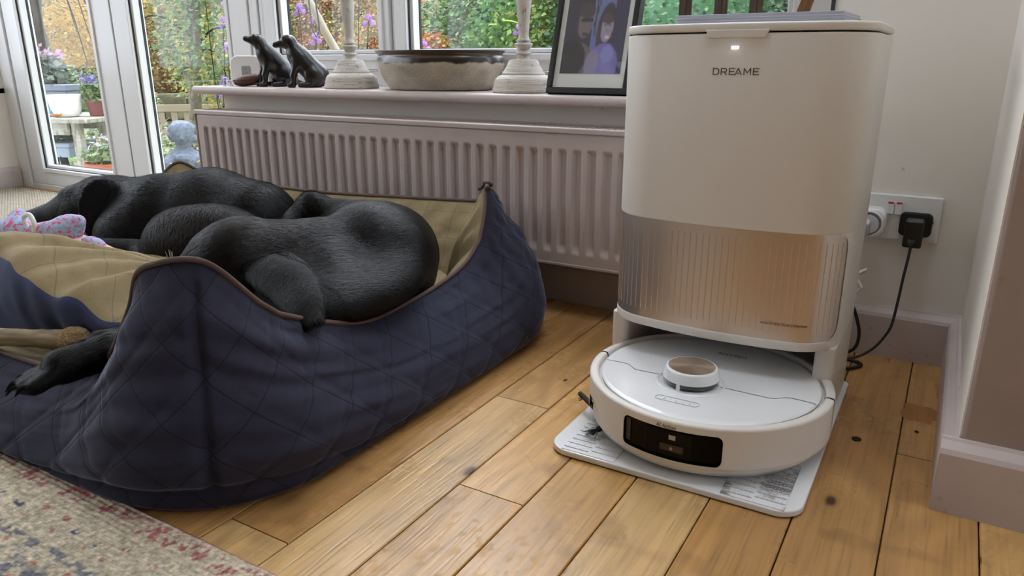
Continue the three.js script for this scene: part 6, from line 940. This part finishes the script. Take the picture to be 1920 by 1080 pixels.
// tall verbena with purple flower heads, one plant each
{
  const stemM = std({ color: 0x9a9c7a, roughness: 0.9 });
  const spots = [[-3.05, -2.45, [[0.06, 1.16], [-0.04, 1.34], [0.02, 0.9]], 'tall verbena with three purple flower clusters outside the door beside the window post'], [-2.9, -2.4, [[0.05, 0.98], [0.0, 1.25]], 'tall verbena with two purple clusters close against the window post'], [-3.35, -2.75, [[0.0, 1.06], [0.08, 1.3], [-0.1, 0.82]], 'wide-branched purple verbena in front of the slender tree'], [-2.42, -2.42, [[0.03, 1.08], [-0.05, 1.2]], 'purple verbena outside the window behind the dog figurines'], [-2.25, -2.5, [[0.0, 1.03], [0.09, 1.15], [0.04, 1.28]], 'purple verbena with three clusters behind the hanging cord loop'], [-2.05, -2.7, [[0.02, 1.05], [-0.05, 1.22]], 'purple verbena seen beside the slanting wooden pole'], [-2.62, -2.6, [[0.0, 1.0], [0.06, 1.18]], 'thin purple verbena hidden mostly by the white window post'], [-1.72, -2.9, [[0.0, 1.02], [0.05, 1.12]], 'purple verbena seen above the stoneware bowl']];
  spots.forEach(([x, z, heads, label], k) => {
    const T = thing('verbena_plant', label, 'flower', [x, GY, z], 'tall verbena plants outside'); const r = RNG(400 + k);
    for (const [dx, y] of heads) { mesh('stem', taper([[0, 0, 0], [dx * 0.4, y * 0.5, 0.02], [dx, y, 0.03 * (r() - 0.5)]], [0.0035, 0.003, 0.0018], 10, 5), stemM, T); for (const [ox, oy] of [[0, 0], [0.022, -0.02], [-0.02, -0.026]]) { const g = new THREE.IcosahedronGeometry(0.012 - (ox ? 0.003 : 0), 4), p = g.attributes.position; for (let i = 0; i < p.count; i++) { const q = 0.45 + 1.2 * noise3(p.getX(i) * 900 + k, p.getY(i) * 900, p.getZ(i) * 900 + ox * 50); p.setXYZ(i, p.getX(i) * q, p.getY(i) * q, p.getZ(i) * q); } g.computeVertexNormals(); mesh('flower_head', g.translate(dx + ox, y + oy, 0), std({ color: [0xa878c8, 0x9a6cc0, 0xb488d0][floor(r() * 3)], roughness: 0.9 }), T); } }
  });
}
{
  const T = thing('wooden_pole', 'slanting weathered wooden pole outside the window beside the candlestick', 'pole', [-1.115, GY, -1.93]); mesh('shaft', taper([[0, 0, 0], [-0.32, 0.505, 0.03], [-0.645, 1.011, 0.06], [-0.745, 1.168, 0.065], [-1.15, 1.81, 0.08]], [0.0145, 0.0135, 0.0135, 0.013, 0.0125], 24, 10, 0.05, 3), std({ color: 0xa39783, roughness: 0.8 }), T);
  const R = thing('cord_loop', 'dark hanging cord loop in front of the garden flowers', 'cord', [-1.80, 0, -1.83]); mesh('loop', tube([[-0.03, 1.6, 0], [-0.026, 0.9, 0], [-0.022, 0.68, 0], [-0.012, 0.61, 0], [0.006, 0.606, 0], [0.013, 0.64, 0], [0.004, 0.72, 0], [-0.004, 0.9, 0], [-0.008, 1.6, 0]], 0.0024, 80, 8), std({ color: 0x3a4248, roughness: 0.8 }), R);
  mesh('hook', capTube([[-0.02, 1.6, 0], [-0.02, 1.62, 0], [-0.02, 1.62, 0.04]], 0.004, 10, 6), std({ color: 0x55585c, metalness: 0.6, roughness: 0.5 }), R);
}
{
  const lm = phys({ color: 0xb9cc62, roughness: 0.6, transmission: 0.35, thickness: 0 }), T = thing('climbing_plant', 'leafy yellow-green plant outside the glass behind the candlestick', 'plant', [-0.98, GY, -1.96]);
  const blade = (s) => gridSurf(8, 6, (i, j) => { const t = i / 8, w = 0.42 * sin(PI * pow(t, 0.8)) * (j / 6 - 0.5), y = -0.25 * t * t + 0.15 * abs(j / 6 - 0.5); return [t * s, y * s, w * s]; }, null, false, true), r = RNG(61);
  mesh('stem', taper([[0, 0, 0], [0.02, 0.6, 0], [-0.02, 0.95, 0.02], [0.03, 1.12, 0]], [0.006, 0.005, 0.004, 0.002], 16, 6), std({ color: 0x7f8a4c, roughness: 0.8 }), T);
  for (const [x, y, a, s, tl] of [[-0.015, 0.98, 2.6, 0.075, -0.5], [0.0, 1.0, 0.3, 0.07, -0.4], [0.06, 0.99, 0.2, 0.065, -0.9], [-0.1, 1.0, 3.0, 0.05, 0.1], [-0.22, 1.08, 2.8, 0.04, 0.2], [-0.2, 1.09, 0.4, 0.045, 0.1], [0.1, 0.985, -0.2, 0.055, -0.7], [-0.02, 1.06, 1.4, 0.05, 0.3]]) mesh('leaf', blade(s).rotateZ(tl).rotateY(a).translate(x, y, 0.01), lm, T);
}
renderer.render(scene, camera);
